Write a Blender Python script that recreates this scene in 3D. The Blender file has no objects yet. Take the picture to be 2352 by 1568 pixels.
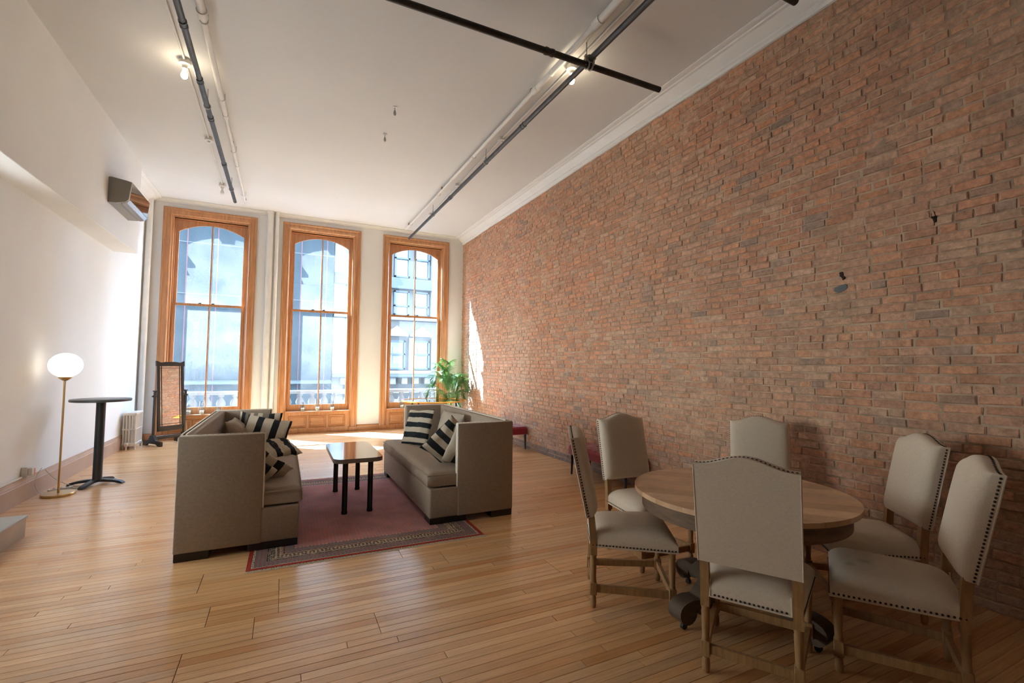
import bpy, bmesh, math, random
import numpy as np
from math import sin, cos, pi, radians, sqrt, hypot
from mathutils import Vector, Matrix, noise as mnoise

rng = random.Random(7)
SC = bpy.context.scene
COL = SC.collection

# ------------------------------------------------------------------ camera
FPX, CH = 1073.4, 1.53
YAW, PITCH, ROLL = radians(26.005), radians(2.948), radians(0.574)
_f = Vector((sin(YAW) * cos(PITCH), cos(YAW) * cos(PITCH), sin(PITCH)))
_r = Vector((cos(YAW), -sin(YAW), 0.0))
_u = _r.cross(_f)
_r2 = _r * cos(ROLL) + _u * sin(ROLL)
_u2 = -_r * sin(ROLL) + _u * cos(ROLL)
CAMPOS = Vector((0, 0, CH))
cam_d = bpy.data.cameras.new('camera')
cam = bpy.data.objects.new('camera', cam_d)
COL.objects.link(cam)
cam.matrix_world = Matrix(((_r2.x, _u2.x, -_f.x, 0), (_r2.y, _u2.y, -_f.y, 0), (_r2.z, _u2.z, -_f.z, CH), (0, 0, 0, 1)))
cam_d.sensor_width = 36.0
cam_d.lens = FPX / 2352 * 36.0
cam_d.clip_start = 0.05
cam_d.clip_end = 300
SC.camera = cam

# ------------------------------------------------------------------ light and exposure
SC.view_settings.view_transform = 'Standard'
SC.view_settings.look = 'None'
SC.view_settings.gamma = 1.0
SC.view_settings.use_curve_mapping = False
SC.view_settings.exposure = 2.82
W = bpy.data.worlds.new('sky')
SC.world = W
W.use_nodes = True
_bg = W.node_tree.nodes['Background']
_bg.inputs[0].default_value = (0.46, 0.69, 1.0, 1)
_bg.inputs[1].default_value = 4.2
SUN_DIR = Vector((1.0, -0.985, -1.43)).normalized()
sd = bpy.data.lights.new('sun', 'SUN')
sd.energy = 19.0
sd.color = (0.53, 0.745, 1.0)
sd.angle = radians(0.53)
sun = bpy.data.objects.new('sun', sd)
COL.objects.link(sun)
sun.rotation_euler = (-SUN_DIR).to_track_quat('Z', 'Y').to_euler()
sun.location = (-8, 20, 22)

# ------------------------------------------------------------------ room numbers (metres)
XR, XL, XB = 4.102, -2.515, -2.21      # brick face, left wall, front of the bulkhead on the left wall
D, H, YN = 11.315, 4.811, -2.3         # casing front of the window wall, ceiling, near wall
WALLY = D + 0.04
WC = (-1.4225, 0.727, 2.889)           # window centres
WLABEL = ('left', 'middle', 'right')

# ------------------------------------------------------------------ helpers
def link(o, parent=None):
    COL.objects.link(o)
    if parent is not None:
        o.parent = parent
    return o

def finish(name, bm, mat, parent=None, smooth=None, recalc=True, **props):
    if recalc:
        bmesh.ops.recalc_face_normals(bm, faces=bm.faces)
    me = bpy.data.meshes.new(name)
    bm.to_mesh(me)
    bm.free()
    if mat is not None:
        for m in (mat if isinstance(mat, (list, tuple)) else [mat]):
            me.materials.append(m)
    if smooth:
        me.polygons.foreach_set('use_smooth', [True] * len(me.polygons))
        me.set_sharp_from_angle(angle=radians(smooth))
    o = bpy.data.objects.new(name, me)
    link(o, parent)
    for k, v in props.items():
        o[k] = v
    return o

def thing(name, label, cat, loc=(0, 0, 0), rz=0.0, group=None):
    o = bpy.data.objects.new(name, None)
    o.empty_display_size = 0.1
    COL.objects.link(o)
    o.location = loc
    o.rotation_euler = (0, 0, rz)
    o['label'] = label
    o['category'] = cat
    if group:
        o['group'] = group
    return o

def tag(o, label, cat, group=None):
    o['label'] = label
    o['category'] = cat
    if group:
        o['group'] = group
    return o

def holder(name):
    o = bpy.data.objects.new(name, None)
    o.empty_display_size = 0.1
    COL.objects.link(o)
    o['kind'] = 'structure'
    return o

def dup(root, loc, rz, label, group=None):
    r = root.copy()
    COL.objects.link(r)
    r.location = loc
    r.rotation_euler = (0, 0, rz)
    r['label'] = label
    if group:
        r['group'] = group
    for ch in list(root.children):
        c = ch.copy()
        COL.objects.link(c)
        c.parent = r
        for g in list(ch.children):
            d = g.copy()
            COL.objects.link(d)
            d.parent = c
    return r

def NB():
    return bmesh.new()

def box(bm, x0, x1, y0, y1, z0, z1, bev=0.0, seg=2, mtx=None):
    vs = [bm.verts.new((x, y, z)) for x in (x0, x1) for y in (y0, y1) for z in (z0, z1)]
    q = [(0, 1, 3, 2), (4, 6, 7, 5), (0, 4, 5, 1), (2, 3, 7, 6), (0, 2, 6, 4), (1, 5, 7, 3)]
    fs = [bm.faces.new([vs[i] for i in f]) for f in q]
    allv = vs
    if bev > 0:
        es = list({e for f in fs for e in f.edges})
        r = bmesh.ops.bevel(bm, geom=es, offset=bev, segments=seg, profile=0.5, affect='EDGES')
        allv = list({v for f in r['faces'] for v in f.verts} | {v for v in vs if v.is_valid})
    if mtx is not None:
        for v in allv:
            v.co = mtx @ v.co
    return allv

def frame_of(d):
    d = d.normalized()
    a = Vector((0, 0, 1)) if abs(d.z) < 0.9 else Vector((1, 0, 0))
    x = d.cross(a).normalized()
    return x, d.cross(x).normalized()

def tube(bm, pts, r, n=10, caps=True):
    pts = [Vector(p) for p in pts]
    rs = r if isinstance(r, (list, tuple)) else [r] * len(pts)
    rings = []
    px = None
    for i, p in enumerate(pts):
        if i == 0:
            d = pts[1] - pts[0]
        elif i == len(pts) - 1:
            d = pts[-1] - pts[-2]
        else:
            d = (pts[i + 1] - p).normalized() + (p - pts[i - 1]).normalized()
        if d.length < 1e-9:
            d = Vector((0, 0, 1))
        d.normalize()
        if px is None:
            x, y = frame_of(d)
        else:
            x = px - d * px.dot(d)
            if x.length < 1e-6:
                x, _ = frame_of(d)
            x.normalize()
            y = d.cross(x)
        px = x
        rings.append([bm.verts.new(p + (x * cos(2 * pi * k / n) + y * sin(2 * pi * k / n)) * rs[i]) for k in range(n)])
    for a, b in zip(rings, rings[1:]):
        for k in range(n):
            bm.faces.new((a[k], a[(k + 1) % n], b[(k + 1) % n], b[k]))
    if caps:
        bm.faces.new(rings[0][::-1])
        bm.faces.new(rings[-1])

def cyl(bm, p0, p1, r0, r1=None, n=16):
    tube(bm, [p0, p1], [r0, r0 if r1 is None else r1], n)

def lathe(bm, prof, n=24, c=(0, 0, 0), mtx=None):
    rings = []
    for r, z in prof:
        if r < 1e-6:
            rings.append([bm.verts.new((c[0], c[1], c[2] + z))])
        else:
            rings.append([bm.verts.new((c[0] + r * cos(2 * pi * k / n), c[1] + r * sin(2 * pi * k / n), c[2] + z)) for k in range(n)])
    for a, b in zip(rings, rings[1:]):
        for k in range(n):
            k2 = (k + 1) % n
            if len(a) == 1 and len(b) == 1:
                continue
            if len(a) == 1:
                bm.faces.new((a[0], b[k2], b[k]))
            elif len(b) == 1:
                bm.faces.new((a[k], a[k2], b[0]))
            else:
                bm.faces.new((a[k], a[k2], b[k2], b[k]))
    if len(rings[0]) > 1:
        bm.faces.new(rings[0][::-1])
    if len(rings[-1]) > 1:
        bm.faces.new(rings[-1])
    if mtx is not None:
        for ring in rings:
            for v in ring:
                v.co = mtx @ v.co

def prism(bm, poly, vec):
    vec = Vector(vec)
    a = [bm.verts.new(p) for p in poly]
    b = [bm.verts.new(Vector(p) + vec) for p in poly]
    n = len(a)
    bm.faces.new(a)
    bm.faces.new(b[::-1])
    for i in range(n):
        bm.faces.new((a[i], b[i], b[(i + 1) % n], a[(i + 1) % n]))

def sweep_y(bm, prof, y0, y1):
    """closed (x, z) profile run along y"""
    prism(bm, [(x, y0, z) for x, z in prof], (0, y1 - y0, 0))

def sweep_x(bm, prof, x0, x1):
    """closed (y, z) profile run along x"""
    prism(bm, [(x0, y, z) for y, z in prof], (x1 - x0, 0, 0))

def spline(pts, n=8):
    P = [Vector(p) for p in pts]
    out = []
    for i in range(len(P) - 1):
        a, b, c, d = P[max(i - 1, 0)], P[i], P[i + 1], P[min(i + 2, len(P) - 1)]
        for k in range(n):
            t = k / n
            out.append(0.5 * ((2 * b) + (c - a) * t + (2 * a - 5 * b + 4 * c - d) * t * t + (3 * b - a - 3 * c + d) * t ** 3))
    out.append(P[-1])
    return out

EDGE = [0, .008, .025, .055, .10, .17, .26, .38]
def dense(n_mid=0):
    half = EDGE + [.5]
    return half + [1 - x for x in EDGE[::-1]]

def uniform(n):
    return [i / n for i in range(n + 1)]

def slab(bm, us, vs, top, bottom=None):
    """closed cushion-like body: top(u,v) and bottom(u,v) give points; joined round the rim"""
    T = [[bm.verts.new(top(u, v)) for v in vs] for u in us]
    B = [[bm.verts.new(bottom(u, v)) for v in vs] for u in us]
    nu, nv = len(us), len(vs)
    for i in range(nu - 1):
        for j in range(nv - 1):
            bm.faces.new((T[i][j], T[i + 1][j], T[i + 1][j + 1], T[i][j + 1]))
            bm.faces.new((B[i][j], B[i][j + 1], B[i + 1][j + 1], B[i + 1][j]))
    for i in range(nu - 1):
        bm.faces.new((T[i][0], B[i][0], B[i + 1][0], T[i + 1][0]))
        bm.faces.new((T[i][-1], T[i + 1][-1], B[i + 1][-1], B[i][-1]))
    for j in range(nv - 1):
        bm.faces.new((T[0][j], T[0][j + 1], B[0][j + 1], B[0][j]))
        bm.faces.new((T[-1][j], B[-1][j], B[-1][j + 1], T[-1][j + 1]))

def rim(d, r):
    """0 at the edge, 1 from distance r inward, quarter-round"""
    if d >= r:
        return 1.0
    t = 1 - max(d, 0) / r
    return sqrt(max(0.0, 1 - t * t))

def project(p):
    q = Vector(p) - CAMPOS
    z = q.dot(_f)
    if z < 0.05:
        return None
    return (1176 + FPX * q.dot(_r2) / z, 784 - FPX * q.dot(_u2) / z, z)

# ------------------------------------------------------------------ materials
def nodes_of(m):
    m.use_nodes = True
    return m.node_tree.nodes, m.node_tree.links, m.node_tree.nodes['Principled BSDF']

def mat(name, col, rough=0.6, metal=0.0, var=0.0, vscale=6.0, bump=0.0, bscale=80.0, coat=0.0, stretch=None, col2=None, spec=None):
    m = bpy.data.materials.new(name)
    N, L, B = nodes_of(m)
    B.inputs['Base Color'].default_value = (*col, 1)
    B.inputs['Roughness'].default_value = rough
    B.inputs['Metallic'].default_value = metal
    if spec is not None:
        B.inputs['Specular IOR Level'].default_value = spec
    if coat:
        B.inputs['Coat Weight'].default_value = coat
        B.inputs['Coat Roughness'].default_value = 0.12
    tc = N.new('ShaderNodeTexCoord')
    mp = N.new('ShaderNodeMapping')
    if stretch:
        mp.inputs['Scale'].default_value = stretch
    L.new(tc.outputs['Object'], mp.inputs['Vector'])
    if var or col2:
        nz = N.new('ShaderNodeTexNoise')
        nz.inputs['Scale'].default_value = vscale
        nz.inputs['Detail'].default_value = 5
        L.new(mp.outputs[0], nz.inputs['Vector'])
        rp = N.new('ShaderNodeValToRGB')
        a = tuple(c * (1 - var) for c in col)
        b = col2 if col2 else tuple(min(1, c * (1 + var)) for c in col)
        rp.color_ramp.elements[0].position = 0.32
        rp.color_ramp.elements[1].position = 0.68
        rp.color_ramp.elements[0].color = (*a, 1)
        rp.color_ramp.elements[1].color = (*b, 1)
        L.new(nz.outputs[0], rp.inputs[0])
        L.new(rp.outputs[0], B.inputs['Base Color'])
    if bump:
        nb = N.new('ShaderNodeTexNoise')
        nb.inputs['Scale'].default_value = bscale
        nb.inputs['Detail'].default_value = 4
        L.new(mp.outputs[0], nb.inputs['Vector'])
        bp = N.new('ShaderNodeBump')
        bp.inputs['Strength'].default_value = bump
        bp.inputs['Distance'].default_value = 0.004
        L.new(nb.outputs[0], bp.inputs['Height'])
        L.new(bp.outputs[0], B.inputs['Normal'])
    return m

def mat_attr(name, rough, nscale, namt, bump, bscale, stretch=(1, 1, 1), coat=0.0, spec=0.5, bdist=0.004):
    """base colour from the mesh colour attribute 'col', broken up by noise"""
    m = bpy.data.materials.new(name)
    N, L, B = nodes_of(m)
    at = N.new('ShaderNodeAttribute')
    at.attribute_name = 'col'
    geo = N.new('ShaderNodeNewGeometry')
    mp = N.new('ShaderNodeMapping')
    mp.inputs['Scale'].default_value = stretch
    L.new(geo.outputs['Position'], mp.inputs['Vector'])
    nz = N.new('ShaderNodeTexNoise')
    nz.inputs['Scale'].default_value = nscale
    nz.inputs['Detail'].default_value = 6
    nz.inputs['Roughness'].default_value = 0.65
    L.new(mp.outputs[0], nz.inputs['Vector'])
    mr = N.new('ShaderNodeMapRange')
    mr.inputs[1].default_value = 0.3
    mr.inputs[2].default_value = 0.7
    mr.inputs[3].default_value = 1 - namt
    mr.inputs[4].default_value = 1 + namt
    L.new(nz.outputs[0], mr.inputs[0])
    mx = N.new('ShaderNodeMix')
    mx.data_type = 'RGBA'
    mx.blend_type = 'MULTIPLY'
    mx.inputs[0].default_value = 1.0
    L.new(at.outputs['Color'], mx.inputs[6])
    L.new(mr.outputs[0], mx.inputs[7])
    L.new(mx.outputs[2], B.inputs['Base Color'])
    B.inputs['Roughness'].default_value = rough
    B.inputs['Specular IOR Level'].default_value = spec
    if coat:
        B.inputs['Coat Weight'].default_value = coat
        B.inputs['Coat Roughness'].default_value = 0.2
    if bump:
        nb = N.new('ShaderNodeTexNoise')
        nb.inputs['Scale'].default_value = bscale
        nb.inputs['Detail'].default_value = 5
        L.new(mp.outputs[0], nb.inputs['Vector'])
        bp = N.new('ShaderNodeBump')
        bp.inputs['Strength'].default_value = bump
        bp.inputs['Distance'].default_value = bdist
        L.new(nb.outputs[0], bp.inputs['Height'])
        L.new(bp.outputs[0], B.inputs['Normal'])
    return m

def emit(name, col, strength):
    m = bpy.data.materials.new(name)
    N, L, B = nodes_of(m)
    B.inputs['Base Color'].default_value = (0.9, 0.9, 0.88, 1)
    B.inputs['Emission Color'].default_value = (*col, 1)
    B.inputs['Emission Strength'].default_value = strength
    return m

def glass_mat(name, dust, tint=(1.0, 0.88, 0.80), speckle=True):
    """window glass with a layer of street dust that scatters light from behind"""
    m = bpy.data.materials.new(name)
    N, L, B = nodes_of(m)
    N.remove(B)
    out = N['Material Output']
    tr = N.new('ShaderNodeBsdfTransparent')
    tr.inputs[0].default_value = (0.97, 0.985, 1.0, 1)
    tl = N.new('ShaderNodeBsdfTranslucent')
    tl.inputs[0].default_value = (*tint, 1)
    gl = N.new('ShaderNodeBsdfGlossy')
    gl.inputs['Roughness'].default_value = 0.02
    m1 = N.new('ShaderNodeMixShader')
    m2 = N.new('ShaderNodeMixShader')
    m2.inputs[0].default_value = 0.025
    L.new(tr.outputs[0], m1.inputs[1])
    L.new(tl.outputs[0], m1.inputs[2])
    L.new(m1.outputs[0], m2.inputs[1])
    L.new(gl.outputs[0], m2.inputs[2])
    L.new(m2.outputs[0], out.inputs[0])
    geo = N.new('ShaderNodeNewGeometry')
    sep = N.new('ShaderNodeSeparateXYZ')
    L.new(geo.outputs['Position'], sep.inputs[0])
    ramp = N.new('ShaderNodeValToRGB')             # how dusty the pane is with height
    mrz = N.new('ShaderNodeMapRange')
    mrz.inputs[1].default_value = 0.5
    mrz.inputs[2].default_value = 4.5
    L.new(sep.outputs['Z'], mrz.inputs[0])
    L.new(mrz.outputs[0], ramp.inputs[0])
    e = ramp.color_ramp.elements
    e[0].position = 0.0
    e[0].color = (0.42,) * 3 + (1,)
    e[1].position = 1.0
    e[1].color = (0.75,) * 3 + (1,)
    for p, v in ((0.10, 0.40), (0.16, 0.55), (0.27, 0.95), (0.52, 1.15), (0.56, 1.25), (0.66, 0.85), (0.85, 0.7)):
        x = e.new(p)
        x.color = (v, v, v, 1)
    n1 = N.new('ShaderNodeTexNoise')
    n1.inputs['Scale'].default_value = 38
    n1.inputs['Detail'].default_value = 3
    n2 = N.new('ShaderNodeTexNoise')
    n2.inputs['Scale'].default_value = 2.2
    n2.inputs['Detail'].default_value = 4
    L.new(geo.outputs['Position'], n1.inputs['Vector'])
    L.new(geo.outputs['Position'], n2.inputs['Vector'])
    a = N.new('ShaderNodeMapRange')
    a.inputs[1].default_value, a.inputs[2].default_value = 0.3, 0.7
    a.inputs[3].default_value, a.inputs[4].default_value = 0.72, 1.28
    L.new(n1.outputs[0], a.inputs[0])
    b = N.new('ShaderNodeMapRange')
    b.inputs[1].default_value, b.inputs[2].default_value = 0.3, 0.7
    b.inputs[3].default_value, b.inputs[4].default_value = 0.7, 1.25
    L.new(n2.outputs[0], b.inputs[0])
    p1 = N.new('ShaderNodeMath')
    p1.operation = 'MULTIPLY'
    L.new(a.outputs[0], p1.inputs[0])
    L.new(b.outputs[0], p1.inputs[1])
    p2 = N.new('ShaderNodeMath')
    p2.operation = 'MULTIPLY'
    L.new(p1.outputs[0], p2.inputs[0])
    L.new(ramp.outputs[0], p2.inputs[1])
    p3 = N.new('ShaderNodeMath')
    p3.operation = 'MULTIPLY'
    p3.inputs[1].default_value = dust
    L.new(p2.outputs[0], p3.inputs[0])
    L.new(p3.outputs[0], m1.inputs[0])
    return m

def clear_glass(name, tint=(0.93, 0.95, 0.96), gloss=0.08):
    m = bpy.data.materials.new(name)
    N, L, B = nodes_of(m)
    N.remove(B)
    tr = N.new('ShaderNodeBsdfTransparent')
    tr.inputs[0].default_value = (*tint, 1)
    gl = N.new('ShaderNodeBsdfGlossy')
    gl.inputs['Roughness'].default_value = 0.02
    fr = N.new('ShaderNodeLayerWeight')
    fr.inputs[0].default_value = 0.25
    mp = N.new('ShaderNodeMapRange')
    mp.inputs[3].default_value = gloss
    mp.inputs[4].default_value = 0.7
    L.new(fr.outputs['Facing'], mp.inputs[0])
    mx = N.new('ShaderNodeMixShader')
    L.new(mp.outputs[0], mx.inputs[0])
    L.new(tr.outputs[0], mx.inputs[1])
    L.new(gl.outputs[0], mx.inputs[2])
    L.new(mx.outputs[0], N['Material Output'].inputs[0])
    return m

def wood(name, c1, c2, rough=0.4, stretch=(1, 1, 1), scale=9.0, bump=0.08, coat=0.0):
    m = mat(name, c1, rough, bump=bump, bscale=scale * 6, stretch=stretch, coat=coat)
    N, L, B = nodes_of(m)
    mp = [n for n in N if n.type == 'MAPPING'][0]
    nz = N.new('ShaderNodeTexNoise')
    nz.inputs['Scale'].default_value = scale
    nz.inputs['Detail'].default_value = 8
    nz.inputs['Roughness'].default_value = 0.6
    L.new(mp.outputs[0], nz.inputs['Vector'])
    rp = N.new('ShaderNodeValToRGB')
    rp.color_ramp.elements[0].position = 0.35
    rp.color_ramp.elements[1].position = 0.65
    rp.color_ramp.elements[0].color = (*c2, 1)
    rp.color_ramp.elements[1].color = (*c1, 1)
    L.new(nz.outputs[0], rp.inputs[0])
    L.new(rp.outputs[0], B.inputs['Base Color'])
    return m

def weave(name, col, amt=0.12, scale=260.0, rough=0.9, sheen=0.0, stain=None):
    m = bpy.data.materials.new(name)
    N, L, B = nodes_of(m)
    tc = N.new('ShaderNodeTexCoord')
    outs = []
    for st in ((1, 1, 9), (9, 1, 1), (1, 9, 1)):
        mp = N.new('ShaderNodeMapping')
        mp.inputs['Scale'].default_value = st
        L.new(tc.outputs['Object'], mp.inputs['Vector'])
        nz = N.new('ShaderNodeTexNoise')
        nz.inputs['Scale'].default_value = scale / 6
        nz.inputs['Detail'].default_value = 3
        L.new(mp.outputs[0], nz.inputs['Vector'])
        outs.append(nz.outputs[0])
    ad = N.new('ShaderNodeMath')
    L.new(outs[0], ad.inputs[0])
    L.new(outs[1], ad.inputs[1])
    ad2 = N.new('ShaderNodeMath')
    L.new(ad.outputs[0], ad2.inputs[0])
    L.new(outs[2], ad2.inputs[1])
    mr = N.new('ShaderNodeMapRange')
    mr.inputs[1].default_value, mr.inputs[2].default_value = 1.1, 1.9
    mr.inputs[3].default_value, mr.inputs[4].default_value = 1 - amt, 1 + amt
    L.new(ad2.outputs[0], mr.inputs[0])
    mx = N.new('ShaderNodeMix')
    mx.data_type = 'RGBA'
    mx.blend_type = 'MULTIPLY'
    mx.inputs[0].default_value = 1
    mx.inputs[6].default_value = (*col, 1)
    L.new(mr.outputs[0], mx.inputs[7])
    last = mx.outputs[2]
    if stain:
        for (sx, sy, sz, rr) in stain:
            vd = N.new('ShaderNodeVectorMath')
            vd.operation = 'DISTANCE'
            vd.inputs[1].default_value = (sx, sy, sz)
            L.new(tc.outputs['Object'], vd.inputs[0])
            r2 = N.new('ShaderNodeMapRange')
            r2.inputs[1].default_value, r2.inputs[2].default_value = rr * 0.1, rr
            r2.inputs[3].default_value, r2.inputs[4].default_value = 0.70, 1.0
            L.new(vd.outputs['Value'], r2.inputs[0])
            m3 = N.new('ShaderNodeMix')
            m3.data_type = 'RGBA'
            m3.blend_type = 'MULTIPLY'
            m3.inputs[0].default_value = 1
            L.new(last, m3.inputs[6])
            L.new(r2.outputs[0], m3.inputs[7])
            last = m3.outputs[2]
    L.new(last, B.inputs['Base Color'])
    B.inputs['Roughness'].default_value = rough
    B.inputs['Specular IOR Level'].default_value = 0.2
    if sheen:
        B.inputs['Sheen Weight'].default_value = sheen
    bp = N.new('ShaderNodeBump')
    bp.inputs['Strength'].default_value = 0.25
    bp.inputs['Distance'].default_value = 0.002
    L.new(ad2.outputs[0], bp.inputs['Height'])
    L.new(bp.outputs[0], B.inputs['Normal'])
    return m

def stripes(name, axis, bands, half):
    """woven stripe bands across one object axis: bands = [(position 0..1, colour)]"""
    m = weave(name, (1, 1, 1), 0.1)
    N, L, B = nodes_of(m)
    tc = [n for n in N if n.type == 'TEX_COORD'][0]
    sp = N.new('ShaderNodeSeparateXYZ')
    L.new(tc.outputs['Object'], sp.inputs[0])
    mr = N.new('ShaderNodeMapRange')
    mr.inputs[1].default_value, mr.inputs[2].default_value = -half, half
    L.new(sp.outputs[axis], mr.inputs[0])
    rp = N.new('ShaderNodeValToRGB')
    rp.color_ramp.interpolation = 'CONSTANT'
    e = rp.color_ramp.elements
    e[0].position, e[0].color = 0.0, (*bands[0][1], 1)
    e[1].position, e[1].color = bands[1][0], (*bands[1][1], 1)
    for p, c in bands[2:]:
        x = e.new(p)
        x.color = (*c, 1)
    L.new(mr.outputs[0], rp.inputs[0])
    mx = [n for n in N if n.type == 'MIX'][0]
    L.new(rp.outputs[0], mx.inputs[6])
    return m

M_PLASTER = mat('white_plaster', (0.80, 0.79, 0.77), 0.65, var=0.025, vscale=1.2, bump=0.12, bscale=3)
M_CEIL = mat('white_ceiling', (0.70, 0.695, 0.685), 0.7, var=0.025, vscale=0.8, bump=0.15, bscale=2.5)
M_TRIMW = mat('white_trim', (0.80, 0.79, 0.77), 0.4, var=0.02, vscale=4)
M_BEIGE = mat('beige_baseboard', (0.47, 0.31, 0.22), 0.4, var=0.06, vscale=5)
M_PINE = wood('orange_varnished_wood', (0.58, 0.28, 0.12), (0.42, 0.18, 0.07), 0.32, (6, 6, 0.5), 5, 0.06, 0.25)
M_PINEX = wood('orange_varnished_wood_across', (0.58, 0.28, 0.12), (0.42, 0.18, 0.07), 0.32, (0.5, 6, 6), 5, 0.06, 0.25)
M_BRICK = mat_attr('old_brick', 0.9, 26, 0.28, 0.9, 90, bdist=0.006, spec=0.25)
M_MORTAR = mat('lime_mortar', (0.46, 0.32, 0.215), 0.95, var=0.3, vscale=7, bump=0.9, bscale=60)
M_BOARD = mat_attr('maple_floorboard', 0.27, 7, 0.16, 0.05, 40, (0.35, 9, 9), coat=0.45, spec=0.45, bdist=0.002)
M_SUB = mat('dark_floor_gap', (0.06, 0.03, 0.015), 0.9)
M_SOFA = weave('taupe_linen', (0.36, 0.275, 0.208), 0.14, 300)
M_PIPING = weave('cream_piping', (0.80, 0.70, 0.58), 0.1)
M_LINEN = weave('cream_linen', (0.68, 0.555, 0.43), 0.08, 420)
M_LINEN_STAIN = weave('cream_linen_stained', (0.68, 0.555, 0.43), 0.08, 420, stain=((0.36, 0.02, 0.507, 0.042), (0.43, 0.09, 0.500, 0.030)))
M_OAK = wood('weathered_oak', (0.40, 0.215, 0.085), (0.27, 0.14, 0.054), 0.55, (5, 5, 0.6), 12)
M_TTOP = mat_attr('table_planks', 0.35, 6, 0.2, 0.05, 60, (1, 1, 1), coat=0.15)
M_DARKOAK = wood('dark_oak', (0.115, 0.068, 0.038), (0.06, 0.036, 0.022), 0.7, (1, 1, 6), 6)
M_APRON = wood('brown_oak', (0.20, 0.115, 0.06), (0.11, 0.065, 0.036), 0.65, (1, 1, 6), 6)
M_NAIL = mat('dark_bronze', (0.055, 0.035, 0.025), 0.4, 0.8)
M_BLACKW = mat('black_wood', (0.018, 0.013, 0.012), 0.35, var=0.2)
M_BLACKM = mat('black_metal', (0.028, 0.028, 0.030), 0.45, 0.3, bump=0.1, bscale=300)
M_BLACKG = mat('black_gloss', (0.012, 0.010, 0.010), 0.18)
M_GREYTOP = mat('grey_laminate', (0.07, 0.068, 0.066), 0.35)
M_CTOP = mat('dark_lacquer', (0.05, 0.026, 0.016), 0.06, coat=0.8)
M_CEDGE = mat('taupe_edge', (0.22, 0.17, 0.13), 0.35)
M_BRASS = mat('brushed_brass', (0.60, 0.42, 0.20), 0.3, 1.0)
M_RAD = mat('white_enamel', (0.74, 0.70, 0.64), 0.4, var=0.04)
M_PIPE = mat('grey_steel_pipe', (0.075, 0.082, 0.088), 0.42, 0.55, var=0.2, vscale=9)
M_BPIPE = mat('black_steel_pipe', (0.04, 0.036, 0.032), 0.45, 0.5, var=0.25, vscale=9)
M_STEEL = mat('galvanised_steel', (0.40, 0.39, 0.37), 0.4, 0.8)
M_WPIPE = mat('white_painted_pipe', (0.78, 0.76, 0.72), 0.5, var=0.04)
M_VELVET = weave('red_velvet', (0.27, 0.012, 0.022), 0.15, 200, 0.8, sheen=0.5)
M_ACG = mat('taupe_plastic', (0.25, 0.23, 0.20), 0.35)
M_ACF = mat('mirror_panel', (0.30, 0.25, 0.22), 0.06, 0.9)
M_ACL = mat('silver_louvre', (0.42, 0.45, 0.48), 0.25, 0.7)
M_MIRROR = mat('silver_mirror', (0.92, 0.92, 0.92), 0.01, 1.0)
M_WAX = mat('cream_wax', (0.80, 0.74, 0.60), 0.5)
M_CGLASS = clear_glass('candle_glass')
M_TGLASS = clear_glass('table_glass', (0.86, 0.80, 0.70), 0.12)
M_AMBER = mat('amber_edge', (0.75, 0.30, 0.04), 0.25, coat=0.5)
M_LEAF = mat('palm_leaf', (0.085, 0.21, 0.035), 0.32, var=0.4, vscale=4)
M_STEM = mat('palm_stem', (0.26, 0.30, 0.08), 0.5)
M_POT = mat('terracotta_pot', (0.16, 0.12, 0.10), 0.6, var=0.1)
M_SOIL = mat('potting_soil', (0.035, 0.024, 0.016), 0.95, bump=1.0, bscale=60)
M_STONE = mat('cream_facade', (0.50, 0.48, 0.44), 0.8, var=0.08, vscale=3)
M_BALU = mat('white_stone', (0.15, 0.147, 0.14), 0.75, var=0.05, vscale=5)
M_STREET = mat('asphalt', (0.09, 0.09, 0.095), 0.9, var=0.15)
M_NET = mat('pale_blue_netting', (0.0035, 0.0095, 0.011), 0.9, var=0.14, vscale=0.9, stretch=(3, 1, 0.6))
M_ROPE = mat('red_rope', (0.07, 0.012, 0.014), 0.8)
M_LIME = mat('limestone', (0.12, 0.108, 0.095), 0.85, var=0.07, vscale=0.7)
M_LIMED = mat('blue_grey_stone', (0.04, 0.045, 0.05), 0.8, var=0.08, vscale=0.8)
M_WFRAME = mat('dark_window_frame', (0.022, 0.03, 0.036), 0.5)
M_WPANE = mat('street_pane', (0.10, 0.11, 0.12), 0.08, 0.7)
M_SHADE = mat('white_roller_shade', (0.11, 0.11, 0.11), 0.8)
M_PLUG = mat('white_plastic', (0.72, 0.70, 0.66), 0.45)
M_PLUGR = mat('salmon_plug', (0.70, 0.32, 0.22), 0.45)
M_CORD = mat('clear_cord', (0.55, 0.50, 0.44), 0.35)
M_TRACKS = mat('grey_brick_base', (0.22, 0.20, 0.19), 0.9, var=0.25, vscale=9, bump=0.6, bscale=40)
M_GLOBE = emit('lit_opal_globe', (1.0, 0.90, 0.74), 0.28)
M_BULB = emit('lit_bulb', (1.0, 0.83, 0.58), 9)
M_BULB_OFF = mat('frosted_bulb', (0.8, 0.79, 0.76), 0.2)
M_PORC = mat('porcelain', (0.76, 0.74, 0.70), 0.3)
M_DUSTY = glass_mat('dusty_glass', 0.024)
M_DUSTY3 = glass_mat('lightly_dusty_glass', 0.011)
M_NEAR = mat('tan_plaster', (0.60, 0.50, 0.40), 0.7, var=0.03)
M_FILLGLASS = bpy.data.materials.new('warm_fill_glass')  # panes of the added side window, tinted to warm its fill light
_N, _L, _B = nodes_of(M_FILLGLASS)
_t = _N.new('ShaderNodeBsdfTransparent')
_t.inputs[0].default_value = (1.0, 0.88, 0.74, 1)
_L.new(_t.outputs[0], _N['Material Output'].inputs[0])
M_PLATTOP = mat('pale_platform_top', (0.36, 0.355, 0.335), 0.4, var=0.05)
M_PLATF = mat('beige_platform_front', (0.46, 0.36, 0.28), 0.5, var=0.08)

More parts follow.
